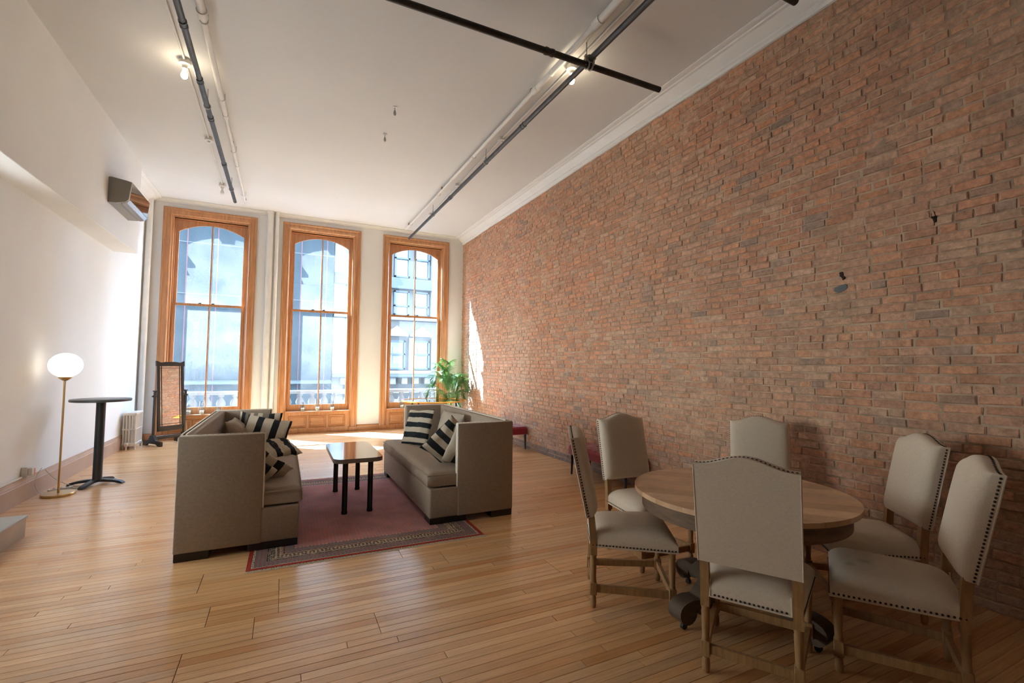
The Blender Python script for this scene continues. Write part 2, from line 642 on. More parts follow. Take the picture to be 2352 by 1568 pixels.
# ------------------------------------------------------------------ room shell
bm = NB()
box(bm, XL - .3, XR + .3, YN - .2, WALLY + .15, -0.25, -0.012)
floor = finish('floor', bm, M_SUB, kind='structure')
bm = NB()
box(bm, XL - .3, XR + .3, YN - .2, WALLY + .30, H, H + .25)
ceiling = finish('ceiling', bm, M_CEIL, kind='structure')
bm = NB()                                   # left wall, with an unseen side window added to bring in fill light
LW = (3.55, 6.1, .80, 3.15)                  # y0, y1, z0, z1
box(bm, XL - .3, XL, YN - .2, LW[0], -.2, H + .05)
box(bm, XL - .3, XL, LW[1], WALLY + .3, -.2, H + .05)
box(bm, XL - .3, XL, LW[0], LW[1], -.2, LW[2])
box(bm, XL - .3, XL, LW[0], LW[1], LW[3], H + .05)
wall_left = finish('wall_left', bm, M_PLASTER, kind='structure')
win = holder('window_4')
bm = NB()
yc = (LW[0] + LW[1]) / 2
for y0, y1, z0, z1 in ((LW[0], LW[0] + .08, LW[2], LW[3]), (LW[1] - .08, LW[1], LW[2], LW[3]), (LW[0], LW[1], LW[2], LW[2] + .08), (LW[0], LW[1], LW[3] - .08, LW[3]),
                       (yc - .03, yc + .03, LW[2], LW[3]), (LW[0], LW[1], 1.95, 2.00)):
    box(bm, XL - .20, XL - .12, y0, y1, z0, z1)
finish('frame', bm, M_PINE, win)
for y0, y1 in ((LW[0] + .08, yc - .03), (yc + .03, LW[1] - .08)):
    bm = NB()
    box(bm, XL - .162, XL - .158, y0, y1, LW[2] + .08, LW[3] - .08)
    finish('pane', bm, M_FILLGLASS, win)
bm = NB()
prism(bm, [(XL - .28, 2.6, 3.16), (XL - 2.45, 2.6, 2.80), (XL - 2.45, 2.6, 2.85), (XL - .28, 2.6, 3.24)], (0, 6.2, 0))
finish('added_sun_awning', bm, M_TRIMW, win)  # unseen shelter added to keep direct sun out of the side window
bm = NB()
box(bm, XL - .05, XB, YN, 9.52, 3.30, H + .02, 0.006, 1)
finish('bulkhead', bm, M_PLASTER, wall_left)
bm = NB()
box(bm, XL - .3, XR + .3, YN - .2, YN, -.2, H + .05)
wall_near = finish('wall_near', bm, M_NEAR, kind='structure')
# window wall: piers between the openings and the strip above them
bm = NB()
OP = 0.70
xs = [XL - .3]
for c in WC:
    xs += [c - OP, c + OP]
xs.append(XR + .3)
for i in range(0, len(xs), 2):
    box(bm, xs[i], xs[i + 1], WALLY, WALLY + .19, -.2, H + .05)
for c in WC:
    box(bm, c - OP, c + OP, WALLY, WALLY + .19, 4.53, H + .05)
wall_far = finish('wall_far', bm, M_PLASTER, kind='structure')
bm = NB()
box(bm, XR + .004, XR + .3, YN - .2, WALLY + .3, -.2, H + .05)
wall_right = finish('wall_right', bm, M_MORTAR, kind='structure')

# ---- brick by brick
def brick_mesh(bm, lay, y0, y1, z0, z1, proud, colr, jit=0.003):
    """five-sided worn brick with a chamfered face looking to -x"""
    xf, xb = XR - proud, XR + .02
    j = lambda s=jit: rng.uniform(-s, s)
    o = [Vector((xf + .006, y + j(), z + j())) for y, z in ((y0, z0), (y1, z0), (y1, z1), (y0, z1))]
    c = .006
    tilt = j(.003)
    i_ = [Vector((xf + j(.002) + tilt * (1 if k in (0, 3) else -1), y + j(), z + j())) for k, (y, z) in
          enumerate(((y0 + c, z0 + c), (y1 - c, z0 + c), (y1 - c, z1 - c), (y0 + c, z1 - c)))]
    b = [Vector((xb, y, z)) for y, z in ((y0, z0), (y1, z0), (y1, z1), (y0, z1))]
    vi, vo, vb = ([bm.verts.new(p) for p in s] for s in (i_, o, b))
    fs = [bm.faces.new(vi[::-1])]
    for k in range(4):
        k2 = (k + 1) % 4
        fs.append(bm.faces.new((vi[k], vi[k2], vo[k2], vo[k])))
        fs.append(bm.faces.new((vo[k], vo[k2], vb[k2], vb[k])))
    for f in fs:
        for l in f.loops:
            l[lay] = (*colr, 1)

def lerp3(a, b, t):
    return tuple(x + (y - x) * t for x, y in zip(a, b))

BC = [((0.60, 0.25, 0.135), 30), ((0.56, 0.30, 0.195), 26), ((0.47, 0.22, 0.137), 18), ((0.55, 0.35, 0.235), 16),
      ((0.35, 0.21, 0.15), 5), ((0.31, 0.225, 0.19), 3), ((0.64, 0.255, 0.115), 6), ((0.20, 0.165, 0.15), 1.0)]
def brick_col(y, z):
    c = rng.choices([b[0] for b in BC], [b[1] for b in BC])[0]
    n = mnoise.noise(Vector((y * .55, z * .55, 3.1)))
    n2 = mnoise.noise(Vector((y * 1.6, z * 1.6, 8.1)))
    c = lerp3(c, (0.58, 0.39, 0.255), max(0, min(.75, .25 + .6 * n + .3 * n2)))
    c = lerp3(c, (0.53, 0.315, 0.21), .40)
    k = rng.uniform(.90, 1.09)
    if z < .12 and y > 2.6:
        c = lerp3(c, (0.22, 0.20, 0.185), .75)
    elif z < .5:
        c = lerp3(c, (0.44, 0.34, 0.28), rng.uniform(.0, .5))
    return tuple(min(.9, x * k) for x in c)

bricks = []
COURSE = .0652
z = 0.0
row = 0
while z < 4.66:
    header = row % 6 == 3
    y = YN + rng.uniform(-.2, 0) if not header else YN + rng.uniform(-.1, 0)
    while y < WALLY:
        Lb = (.096 if header else .198) + rng.uniform(-.006, .006)
        if not header and rng.random() < .07:
            Lb = rng.choice((.095, .14))
        yc, dz = y + Lb / 2, .011 * mnoise.noise(Vector((y * .6, z * .5, 0))) + .005 * mnoise.noise(Vector((y * 2.3, z * 1.2, 5)))
        hh = .0555 + rng.uniform(-.003, .003)
        if y + Lb > YN and y < WALLY - .01:
            pr = .003 + rng.uniform(-.004, .004) + .004 * mnoise.noise(Vector((y * .9, z * .9, 2)))
            if rng.random() < .003:
                pr = -.002
            bricks.append((max(y, YN), min(y + Lb, WALLY), z + dz + .004, z + dz + .004 + hh, pr, brick_col(yc, z)))
        y += Lb + rng.uniform(.008, .014)
    z += COURSE
    row += 1
def shows(p):
    q = project(p)
    return q is not None and -40 < q[0] < 2392 and -40 < q[1] < 1608
def size_brick(b):
    yc, zc = (b[0] + b[1]) / 2, (b[2] + b[3]) / 2
    if not shows((XR, yc, zc)):
        return 0
    q = [project((XR, y, z)) for y, z in ((b[0], b[2]), (b[1], b[2]), (b[1], b[3]), (b[0], b[3]))]
    if None in q:
        return 0
    return abs(sum(q[i][0] * q[(i + 1) % 4][1] - q[(i + 1) % 4][0] * q[i][1] for i in range(4))) / 2
order = sorted(range(len(bricks)), key=lambda i: -size_brick(bricks[i]))
solo = set(order[:296])
bm_all = NB()
lay = bm_all.loops.layers.float_color.new('col')
for i, b in enumerate(bricks):
    if i in solo:
        m1 = NB()
        l1 = m1.loops.layers.float_color.new('col')
        brick_mesh(m1, l1, *b)
        finish('brick', m1, M_BRICK, wall_right, recalc=False)
    else:
        brick_mesh(bm_all, lay, *b)
finish('brickwork', bm_all, M_BRICK, wall_right, recalc=False, kind='stuff')
# two knocked-out holes with iron stubs, their shade painted as dark patches, and one grey stone let into the wall
bm = NB()
for (y, z, a, b) in ((1.62, 2.62, .015, .030), (1.615, 2.59, .010, .022), (2.235, 2.305, .018, .026), (2.222, 2.275, .011, .018)):
    prism(bm, [(XR - .009, y + a * cos(t) * rng.uniform(.65, 1.2), z + b * sin(t) * rng.uniform(.65, 1.2)) for t in np.linspace(0, 2 * pi, 12)[:-1]], (.02, 0, 0))
finish('dark_hole_patch', bm, mat('hole_shade', (0.03, 0.012, 0.008), .9), wall_right)
bm = NB()
prism(bm, [(XR - .010, 2.24 + .055 * cos(t) * rng.uniform(.8, 1.1), 2.19 + .030 * sin(t) * rng.uniform(.8, 1.15) - .010 * cos(t)) for t in np.linspace(0, 2 * pi, 12)[:-1]], (.02, 0, 0))
finish('grey_stone', bm, mat('grey_stone', (0.17, 0.18, 0.18), .8, var=.2), wall_right)

# ---- floorboards, laid across the room
def board_mesh(bm, lay, x0, x1, y0, y1, colr):
    c, zt, zb = .0012, 0.0, -.012
    o = [bm.verts.new((x, y, zt - .0012)) for x, y in ((x0, y0), (x1, y0), (x1, y1), (x0, y1))]
    i_ = [bm.verts.new((x, y, zt)) for x, y in ((x0 + c, y0 + c), (x1 - c, y0 + c), (x1 - c, y1 - c), (x0 + c, y1 - c))]
    b = [bm.verts.new((x, y, zb)) for x, y in ((x0, y0), (x1, y0), (x1, y1), (x0, y1))]
    fs = [bm.faces.new(i_)]
    for k in range(4):
        k2 = (k + 1) % 4
        fs.append(bm.faces.new((i_[k2], i_[k], o[k], o[k2])))
        fs.append(bm.faces.new((o[k2], o[k], b[k], b[k2])))
    for f in fs:
        for l in f.loops:
            l[lay] = (*colr, 1)

PATCH = ((3.26, 3.51, -.362, .02), (3.03, 3.26, -.108, 1.9), (2.80, 3.05, -.43, .55), (3.74, 4.09, -.47, .9), (3.50, 3.75, .02, 1.2))
FC = [((0.74, 0.415, 0.19), 5), ((0.70, 0.38, 0.168), 4), ((0.77, 0.445, 0.215), 3), ((0.66, 0.335, 0.138), 2), ((0.71, 0.42, 0.21), 3), ((0.60, 0.285, 0.11), .8)]
boards = []
PITCHB = .0620
y = YN
row = 0
while y < WALLY - .001:
    joints = []
    x = XL - rng.uniform(0, 2.2)
    while x < XR:
        x += rng.uniform(1.1, 3.6)
        joints.append((x, .0012))
    yc = y + PITCHB / 2
    for (a, b, j1, j2) in PATCH:
        if a < yc < b:
            joints = [j for j in joints if not (j1 - .5 < j[0] < j2 + .3)] + [(j1, .0016), (j2, .0012)]
    joints.sort()
    cuts = [(XL, 0)] + [j for j in joints if XL + .1 < j[0] < XR - .1] + [(XR + .012, 0)]
    gap = rng.choice((.0004, .0005, .0006, .0009, .0015))
    for (xa, ga), (xb, gb) in zip(cuts, cuts[1:]):
        c = rng.choices([f[0] for f in FC], [f[1] for f in FC])[0]
        k = rng.uniform(.93, 1.05)
        if yc < 4.2 and rng.random() < .25:
            k *= .9
        boards.append((xa + ga, xb - gb, y + gap, min(y + PITCHB, WALLY) - gap, tuple(v * k for v in c)))
    y += PITCHB
    row += 1
def size_board(b):
    best = 0
    n = 8
    for k in range(n):
        xa, xb = b[0] + (b[1] - b[0]) * k / n, b[0] + (b[1] - b[0]) * (k + 1) / n
        if not shows(((xa + xb) / 2, (b[2] + b[3]) / 2, 0)):
            continue
        q = [project((x, y, 0)) for x, y in ((xa, b[2]), (xb, b[2]), (xb, b[3]), (xa, b[3]))]
        if None in q:
            continue
        best += abs(sum(q[i][0] * q[(i + 1) % 4][1] - q[(i + 1) % 4][0] * q[i][1] for i in range(4))) / 2
    return best
order = sorted(range(len(boards)), key=lambda i: -size_board(boards[i]))
solo = set(order[:296])
bm_all = NB()
lay = bm_all.loops.layers.float_color.new('col')
for i, b in enumerate(boards):
    if i in solo:
        m1 = NB()
        l1 = m1.loops.layers.float_color.new('col')
        board_mesh(m1, l1, *b)
        finish('floorboard', m1, M_BOARD, floor, recalc=False)
    else:
        board_mesh(bm_all, lay, *b)
finish('floorboards', bm_all, M_BOARD, floor, recalc=False, kind='stuff')

# ---- trim
def cornice(x, s):
    return [(x, 4.636), (x - s * .03, 4.642), (x - s * .034, 4.672), (x - s * .05, 4.680), (x - s * .052, 4.70),
            (x - s * .075, 4.715), (x - s * .11, 4.738), (x - s * .15, 4.768), (x - s * .175, 4.774), (x - s * .18, 4.788),
            (x - s * .215, 4.792), (x - s * .237, 4.800), (x - s * .237, H + .01), (x + s * .01, H + .01)]
bm = NB()
sweep_y(bm, cornice(XR + .012, 1), YN, WALLY)
finish('trim_1', bm, M_TRIMW, kind='structure')
bm = NB()
sweep_y(bm, cornice(XL, -1), 9.52, WALLY)
finish('trim_2', bm, M_TRIMW, kind='structure')
bm = NB()
sweep_x(bm, [(WALLY, 4.735), (WALLY - .02, 4.74), (WALLY - .025, 4.765), (WALLY - .05, 4.78), (WALLY - .06, 4.795), (WALLY - .09, 4.80), (WALLY - .09, H + .01), (WALLY + .01, H + .01)], XL, XR)
finish('trim_3', bm, M_TRIMW, kind='structure')
bm = NB()
sweep_y(bm, [(XL - .01, 0), (XL + .03, 0), (XL + .03, .19), (XL + .024, .198), (XL + .024, .206), (XL + .016, .225), (XL + .01, .25), (XL - .01, .25)], YN, WALLY)
finish('baseboard_left', bm, M_BEIGE, kind='structure')
bm = NB()
for a, b in ((XL, WC[0] - .823), (WC[0] + .823, WC[1] - .823), (WC[1] + .823, WC[2] - .823), (WC[2] + .823, XR)):
    sweep_x(bm, [(WALLY, 0), (WALLY - .03, 0), (WALLY - .03, .105), (WALLY - .015, .125), (WALLY, .135)], a, b)
finish('baseboard_far', bm, M_PINEX, kind='structure')

# ------------------------------------------------------------------ windows
def casing_sweep(bm, c, hw, top, prof, y0):
    rows = []
    for t, d in prof:
        y = y0 + d
        rows.append([bm.verts.new(p) for p in ((c - hw + t, y, 0), (c - hw + t, y, top - t), (c + hw - t, y, top - t), (c + hw - t, y, 0))])
    for a, b in zip(rows, rows[1:]):
        for k in range(3):
            bm.faces.new((a[k], a[k + 1], b[k + 1], b[k]))

ARCH_HW, SPRING, APEX = .577, 4.215, 4.386
def arc(x, hw, spring, apex):
    s = apex - spring
    R_ = (hw * hw + s * s) / (2 * s)
    return apex - R_ + sqrt(max(R_ * R_ - x * x, 0))

YU, YLO = D + .185, D + .135          # glass planes of the two sashes
for wi, c in enumerate(WC):
    win = holder('window_%d' % (wi + 1))
    win['label'] = ('tall arched sash window, the %s of three, %s' % (WLABEL[wi], ('behind the standing mirror', 'between the two sofas', 'behind the potted palm')[wi]))
    dusty = M_DUSTY3 if wi == 2 else M_DUSTY
    bm = NB()
    casing_sweep(bm, c, .823, 4.647, [(-.001, .045), (-.001, 0), (.012, -.010), (.030, -.012), (.042, -.002), (.048, .006), (.072, .004), (.108, .004),
                 (.116, .012), (.126, .008), (.138, .020), (.150, .034), (.168, .036), (.168, .115), (.186, .115), (.186, .155), (.196, .155), (.196, .26)], D)
    finish('casing', bm, M_PINE, win)
    bm = NB()                                   # plinth blocks under the casing
    for s in (-1, 1):
        a, b = sorted((c + s * .835, c + s * .655))
        box(bm, a, b, D - .02, D + .05, 0, .10, .006, 1)
    finish('plinth_block', bm, M_PINE, win)
    bm = NB()                                   # panelled apron below the sill
    box(bm, c - .66, c + .66, D + .035, D + .15, 0, .46)
    box(bm, c - .655, c + .655, D + .005, D + .04, 0, .085, .004, 1)
    for z0, z1 in ((.085, .115), (.385, .455)):
        box(bm, c - .655, c + .655, D + .014, D + .04, z0, z1)
    px = (-.655, -.60, -.235, -.185, .165, .22, .575, .655)
    for k in range(0, 8, 2):
        box(bm, c + px[k], c + px[k + 1], D + .014, D + .04, .115, .385)
    finish('apron', bm, M_PINE, win)
    for k in (1, 3, 5):
        bm = NB()
        xa, xb = c + px[k] + .004, c + px[k + 1] - .004
        for (i, y) in ((.0, .022), (.012, .016), (.024, .026)):
            pass
        rings = []
        for i, y in ((0, .034), (.004, .018), (.014, .014), (.022, .028), (.032, .030), (.05, .018)):
            rings.append([bm.verts.new(p) for p in ((xa + i, D + y, .119 + i), (xb - i, D + y, .119 + i), (xb - i, D + y, .381 - i), (xa + i, D + y, .381 - i))])
        for a, b in zip(rings, rings[1:]):
            for q in range(4):
                bm.faces.new((a[q], a[(q + 1) % 4], b[(q + 1) % 4], b[q]))
        bm.faces.new(rings[-1])
        finish('panel', bm, M_PINEX, win)
    bm = NB()
    box(bm, c - .66, c + .66, D - .022, D + .26, .455, .478, .006, 2)
    finish('sill', bm, M_PINEX, win)
    # lower sash
    bm = NB()
    y0, y1 = YLO - .022, YLO + .018
    box(bm, c - .632, c - .577, y0, y1, .478, 2.735)
    box(bm, c + .577, c + .632, y0, y1, .478, 2.735)
    box(bm, c - .577, c + .577, y0, y1, .478, .618)
    box(bm, c - .577, c + .577, y0, y1, 2.688, 2.735)
    ls = finish('lower_sash', bm, M_PINE, win)
    bm = NB()
    box(bm, c - .013, c + .013, YLO - .016, YLO + .014, .618, 2.688, .003, 1)
    finish('muntin', bm, M_PINE, ls)
    for s in (-1, 1):
        bm = NB()
        a, b = sorted((c + s * .012, c + s * .578))
        box(bm, a, b, YLO - .002, YLO + .002, .616, 2.690)
        finish('pane', bm, dusty, ls)
    bm = NB()
    for x in (-.17, .06):
        box(bm, c + x - .03, c + x + .03, YLO - .01, YLO + .015, 2.735, 2.747, .003, 1)
        tube(bm, [(c + x - .02, YLO, 2.75), (c + x + .03, YLO - .01, 2.755)], .006, 6)
    finish('sash_lock', bm, M_NAIL, ls)
    # upper sash with its arched head
    bm = NB()
    y0, y1 = YU - .020, YU + .022
    box(bm, c - .632, c - .577, y0, y1, 2.70, 4.49)
    box(bm, c + .577, c + .632, y0, y1, 2.70, 4.49)
    box(bm, c - .577, c + .577, y0, y1, 2.70, 2.735)
    n = 20
    for k in range(n):
        xa, xb = -.577 + 1.154 * k / n, -.577 + 1.154 * (k + 1) / n
        prism(bm, [(c + xa, y0, arc(xa, .577, SPRING, APEX)), (c + xb, y0, arc(xb, .577, SPRING, APEX)), (c + xb, y0, 4.49), (c + xa, y0, 4.49)], (0, y1 - y0, 0))
    us_ = finish('upper_sash', bm, M_PINE, win)
    bm = NB()
    box(bm, c - .013, c + .013, YU - .014, YU + .016, 2.735, APEX + .01, .003, 1)
    finish('muntin', bm, M_PINE, us_)
    for s in (-1, 1):
        bm = NB()
        xs_ = np.linspace(.012, .578, 11) * s
        poly = [(c + x, YU - .002, arc(x, .577, SPRING, APEX) + .002) for x in xs_] + [(c + xs_[-1], YU - .002, 2.733), (c + xs_[0], YU - .002, 2.733)]
        prism(bm, poly, (0, .004, 0))
        finish('pane', bm, dusty, us_)
    bm = NB()
    box(bm, c - .70, c + .70, D + .115, D + .28, 4.455, 4.56)
    finish('head_board', bm, M_PINEX, win)

# ------------------------------------------------------------------ outside: our own facade, which throws the scalloped shadow on the dusty panes
bm = NB()
YF0, YF1 = D + .225, D + .455
XO = [-9.0]
for c in WC:
    XO += [c - .695, c + .695]
XO.append(9.0)
for i in range(0, len(XO), 2):
    box(bm, XO[i], XO[i + 1], YF0, YF1, -6, 9)
for c in WC:
    box(bm, c - .695, c + .695, YF0, YF1, -6, .38)
    n = 16
    for k in range(n):
        xa, xb = -.695 + 1.39 * k / n, -.695 + 1.39 * (k + 1) / n
        prism(bm, [(c + xa, YF0, arc(xa, .695, 4.35, 4.55)), (c + xb, YF0, arc(xb, .695, 4.35, 4.55)), (c + xb, YF0, 9), (c + xa, YF0, 9)], (0, YF1 - YF0, 0))
fac = finish('wall_facade', bm, M_STONE, kind='structure')
for c in WC:
    bm = NB()
    prism(bm, [(c - .115, YF0, 4.47), (c + .115, YF0, 4.47), (c + .17, YF0, 4.85), (c - .17, YF0, 4.85)], (0, .25, 0))
    finish('keystone', bm, M_STONE, fac)
for i in range(0, len(XO), 2):
    bm = NB()
    sweep_x(bm, [(YF1 - .01, 3.86), (YF1, 3.86), (YF1 + .14, 4.07), (YF1 + .14, 4.125), (YF1 - .01, 4.125)], XO[i], XO[i + 1])
    sweep_x(bm, [(YF1 - .01, 3.765), (YF1 + .045, 3.77), (YF1 + .045, 3.79), (YF1 - .01, 3.83)], XO[i], XO[i + 1])
    finish('capital', bm, M_STONE, fac)

bal = thing('balustrade', 'white stone balustrade with vase balusters just outside the three windows', 'balustrade', (0, 12.15, .42))
bm = NB()
box(bm, -6, 7, -.09, .09, .40, .475, .015, 2)
finish('top_rail', bm, M_BALU, bal)
bm = NB()
box(bm, -6, 7, -.08, .08, -.42, .04, .01, 1)
finish('bottom_rail', bm, M_BALU, bal)
vase = [(.065, .04), (.065, .07), (.04, .085), (.055, .12), (.088, .17), (.092, .21), (.07, .27), (.042, .32), (.038, .345), (.062, .36), (.062, .40)]
first = None
for k in range(int(9.4 / .265)):
    x = -3.6 + .265 * k
    if first is None:
        bm = NB()
        lathe(bm, vase, 14)
        first = finish('baluster', bm, M_BALU, bal, smooth=40)
        o = first
    else:
        o = first.copy()
        COL.objects.link(o)
        o.parent = bal
    o.location = (x, 0, 0)
bm = NB()
box(bm, -60, 60, -40, 60, -6.3, -6.0)
finish('street', bm, M_STREET, kind='structure')

# netted building across the street
nb = thing('scaffolded_building', 'building across the street wrapped in pale blue debris netting with red ropes', 'building', (-7, 25, -6))
XN = 9.15                                     # right edge in local x (world 2.15)
bm = NB()
nx, nz = 70, 20
top = lambda u, v: (-14 + (XN + 14) * u, -.06 * sin(u * 150) - .05 * sin(u * 47 + v * 9), v * 19.0)
slab(bm, uniform(nx), uniform(nz), top, lambda u, v: (-14 + (XN + 14) * u, .25, v * 19.0))
finish('netting', bm, M_NET, nb, smooth=60)
bm = NB()
box(bm, -14, XN - .15, .9, 9, 0, 19)
finish('building_body', bm, M_LIMED, nb)
k = 0
x = XN - .35
while x > -9:
    bm = NB()
    cyl(bm, (x, -.16, .5), (x, -.16, 19), .022, n=6)
    finish('rope', bm, M_ROPE, nb)
    x -= 1.16
    k += 1
for zz in (6.7, 10.6, 12.9):
    bm = NB()
    cyl(bm, (-14, -.14, zz), (XN, -.14, zz), .02, n=6)
    finish('scaffold_tube', bm, M_LIMED, nb)
bm = NB()
box(bm, -14, XN, -.22, -.08, 6.55, 6.68)
finish('scaffold_deck', bm, M_LIMED, nb)

# limestone building seen through the right window
sb = thing('stone_building', 'pale limestone office building across the street with dark framed windows and cornice', 'building', (0, 25.3, 0))
bm = NB()
box(bm, 2.2, 22, .35, 9, -6, 13)
box(bm, 2.2, 2.75, -.05, .4, -6, 13)
finish('facade', bm, M_LIME, sb)
def far_window(x0, x1, z0, z1, split=.5, shade=0):
    bm = NB()
    t = .09
    box(bm, x0, x0 + t, .12, .36, z0, z1)
    box(bm, x1 - t, x1, .12, .36, z0, z1)
    for zz in (z0, z1 - t, z0 + (z1 - z0) * split):
        box(bm, x0, x1, .12, .36, zz, zz + t)
    f = finish('window', bm, M_WFRAME, sb)
    bm = NB()
    box(bm, x0 + t, x1 - t, .24, .27, z0 + t, z0 + (z1 - z0) * split)
    finish('pane', bm, M_WPANE, f)
    bm = NB()
    box(bm, x0 + t, x1 - t, .24, .27, z0 + (z1 - z0) * split + t, z1 - t)
    finish('pane', bm, M_WPANE, f)
    if shade:
        bm = NB()
        box(bm, x0 + .28, x1 - .2, .20, .23, z1 - (z1 - z0) * shade, z1 - .35)
        finish('roller_shade', bm, M_SHADE, f)
for i, xw in enumerate((3.75, 5.0, 6.35, 7.95, 9.6, 11.3, 13, 15)):
    far_window(xw, xw + .95, 1.25, 2.83, .5, .62 if i % 2 == 0 else .8)
for i, xw in enumerate((4.2, 5.27, 6.38, 8.2, 9.3, 10.5, 12.1, 13.4)):
    far_window(xw, xw + .84, 4.2, 5.55, .35, .0)
    far_window(xw, xw + .84, 6.28, 8.3, .5, .0)
def stone_band(z0, z1, out, m, name, x0=2.2, x1=22):
    bm = NB()
    box(bm, x0, x1, -out, .36, z0, z1, .03, 1)
    return finish(name, bm, m, sb)
stone_band(5.62, 6.22, .10, M_LIMED, 'spandrel')
stone_band(8.4, 9.0, .30, M_LIMED, 'cornice')
stone_band(3.9, 4.12, .22, M_LIME, 'cornice')
stone_band(1.0, 1.2, .10, M_LIME, 'sill_course')
stone_band(.84, 1.0, .45, M_LIMED, 'cornice')
stone_band(.0, .26, .30, M_LIME, 'string_course')
stone_band(-6, -.3, .15, M_LIME, 'lower_facade')
for kx in range(24):
    bm = NB()
    box(bm, 2.6 + kx * .62, 2.9 + kx * .62, -.28, .36, .48, .84, .02, 1)
    finish('dentil', bm, M_LIME, sb)
for xw in (3.35, 4.72, 6.13, 7.38, 9.1, 10.7, 12.5):
    bm = NB()
    box(bm, xw, xw + .22, .05, .36, 1.2, 3.0, .02, 1)
    finish('pilaster', bm, M_LIME, sb)
for xw in (3.65, 4.9, 6.25, 7.85, 9.5):
    bm = NB()
    prism(bm, [(xw - .1, -.08, 3.05), (xw + 1.15, -.08, 3.05), (xw + 1.15, -.08, 3.16), (xw + .525, -.08, 3.62), (xw - .1, -.08, 3.16)], (0, .44, 0))
    finish('pediment', bm, M_LIME, sb)
for xw in (7.3, 9.15, 11.5):
    bm = NB()
    box(bm, xw, xw + .75, -.12, .36, 4.12, 8.5, .02, 1)
    finish('pier', bm, M_LIME, sb)

# ------------------------------------------------------------------ sofas
def make_sofa(name, label, xb, s):
    """xb = world x of the back face, s = +1 when the seat looks to +x"""
    y0, y1 = 4.39, 6.66
    t = thing(name, label, 'sofa', (xb + s * .44, (y0 + y1) / 2, 0))
    ox, oy = xb + s * .44, (y0 + y1) / 2
    X = lambda d: xb + s * d - ox
    Yy = lambda y: y - oy
    def bx(bm, d0, d1, ya, yb, z0, z1, bev=.012, seg=3):
        a, b = sorted((X(d0), X(d1)))
        box(bm, a, b, Yy(ya), Yy(yb), z0, z1, bev, seg)
    bm = NB()
    bx(bm, .02, .875, y0 + .004, y1 - .004, .062, .345, .018)
    finish('base', bm, M_SOFA, t, smooth=35)
    bm = NB()
    bx(bm, 0, .105, y0 + .098, y1 - .098, .062, .952, .012)
    back = finish('backrest', bm, M_SOFA, t, smooth=35)
    arms = []
    for ya, yb in ((y0, y0 + .10), (y1 - .10, y1)):
        bm = NB()
        bx(bm, 0, .595, ya, yb, .062, .952, .010)
        arms.append(finish('arm', bm, M_SOFA, t, smooth=35))
    # cushioned seat with its wings in front of the arms
    du, dv = uniform(64), [0, .01, .03, .07, .14, .25, .38, .49, .535, .545, .56, .60, .68, .78, .86, .92, .96, .985, 1]
    f0, f1 = .11, .895
    def seat_pt(u, v, up):
        d = f0 + (f1 - f0) * v
        wing = .015 if d > .55 else .105
        ya, yb = y0 + wing, y1 - wing
        y = ya + (yb - ya) * u
        e = min((y - ya), (yb - y), (f1 - d) * 1.0 + .0, (d - f0) + .04)
        r = rim(e, .065)
        if up:
            n = mnoise.noise(Vector((y * 3, d * 3, s * 4)))
            mid = math.exp(-((y - 5.35) / .55) ** 2)
            wr = sin(y * 62 + 2.2 * sin(d * 7) + 3 * n) * .0095 * mid * min(1, max(0, (d - .2) / .3))
            z = .422 + .070 * r + .014 * sin(pi * u) * sin(pi * min(1, v)) + .006 * n + wr * r
        else:
            z = .352 + .02 * (1 - r)
        bul = .012 * (1 - r)
        return (X(d - bul * .2 + .006 * sin(y * 23 + 2 * sin(y * 5)) * (1 if v > .95 else 0)), Yy(y), z)
    bm = NB()
    slab(bm, du, dv, lambda u, v: seat_pt(u, v, True), lambda u, v: seat_pt(u, v, False))
    cush = finish('seat_cushion', bm, M_SOFA, t, smooth=60)
    bm = NB()
    pl = [(X(f1 - .004), Yy(y0 + .02 + (y1 - y0 - .04) * k / 40), .466 + .004 * sin(k * 1.7)) for k in range(41)]
    tube(bm, pl, .005, 6)
    tube(bm, [(X(.60), Yy(y0 + .017), .466), (X(f1 - .004), Yy(y0 + .017), .466)], .005, 6)
    tube(bm, [(X(.60), Yy(y0 + .017), .366), (X(f1 - .004), Yy(y0 + .017), .366)], .005, 6)
    finish('piping', bm, M_SOFA, cush, smooth=60)
    for d0, d1, ya, yb in ((.005, .235, y0 + .005, y0 + .19), (.005, .235, y1 - .19, y1 - .005)):
        bm = NB()
        bx(bm, d0, d1, ya, yb, 0.0, .064, .004, 1)
        finish('foot', bm, M_BLACKW, t)
    for ya, yb in ((y0 + .01, y0 + .20), (y1 - .20, y1 - .01)):
        bm = NB()
        bx(bm, .50, .868, ya, yb, 0.0085, .064, .004, 1)
        finish('foot', bm, M_BLACKW, t)
    # double cord and nails along the outer edges
    for a, (yo, yi) in zip(arms, ((y0 + .002, y0 + .098), (y1 - .002, y1 - .098))):
        bm = NB()
        for q in (.009, .040):
            yq = Yy(yo + (q if yo < 5 else -q))
            tube(bm, [(X(.012), yq, .953), (X(.596), yq, .953), (X(.599), yq, .945), (X(.599), yq, .345)], .0085, 6)
        finish('piping', bm, M_PIPING, a, smooth=60)
        bm = NB()
        sg = 1 if yo < 5 else -1
        for k in range(15):
            lathe(bm, [(.0095, 0), (.007, .007), (0, .010)], 6, (X(.03 + k * .04), Yy(yo + sg * .0245), .951))
        for k in range(15):
            z = .36 + k * .04
            lathe(bm, [(.0095, 0), (.007, .007), (0, .010)], 6, mtx=Matrix.Translation((X(.594), Yy(yo + sg * .0245), z)) @ Matrix.Rotation(s * pi / 2, 4, 'Y'))
        finish('nailhead_trim', bm, M_NAIL, a, smooth=60, kind='stuff')
    bm = NB()
    for dd in (.009, .040):
        tube(bm, [(X(dd), Yy(y0 + .10), .953), (X(dd), Yy(y1 - .10), .953)], .0085, 6)
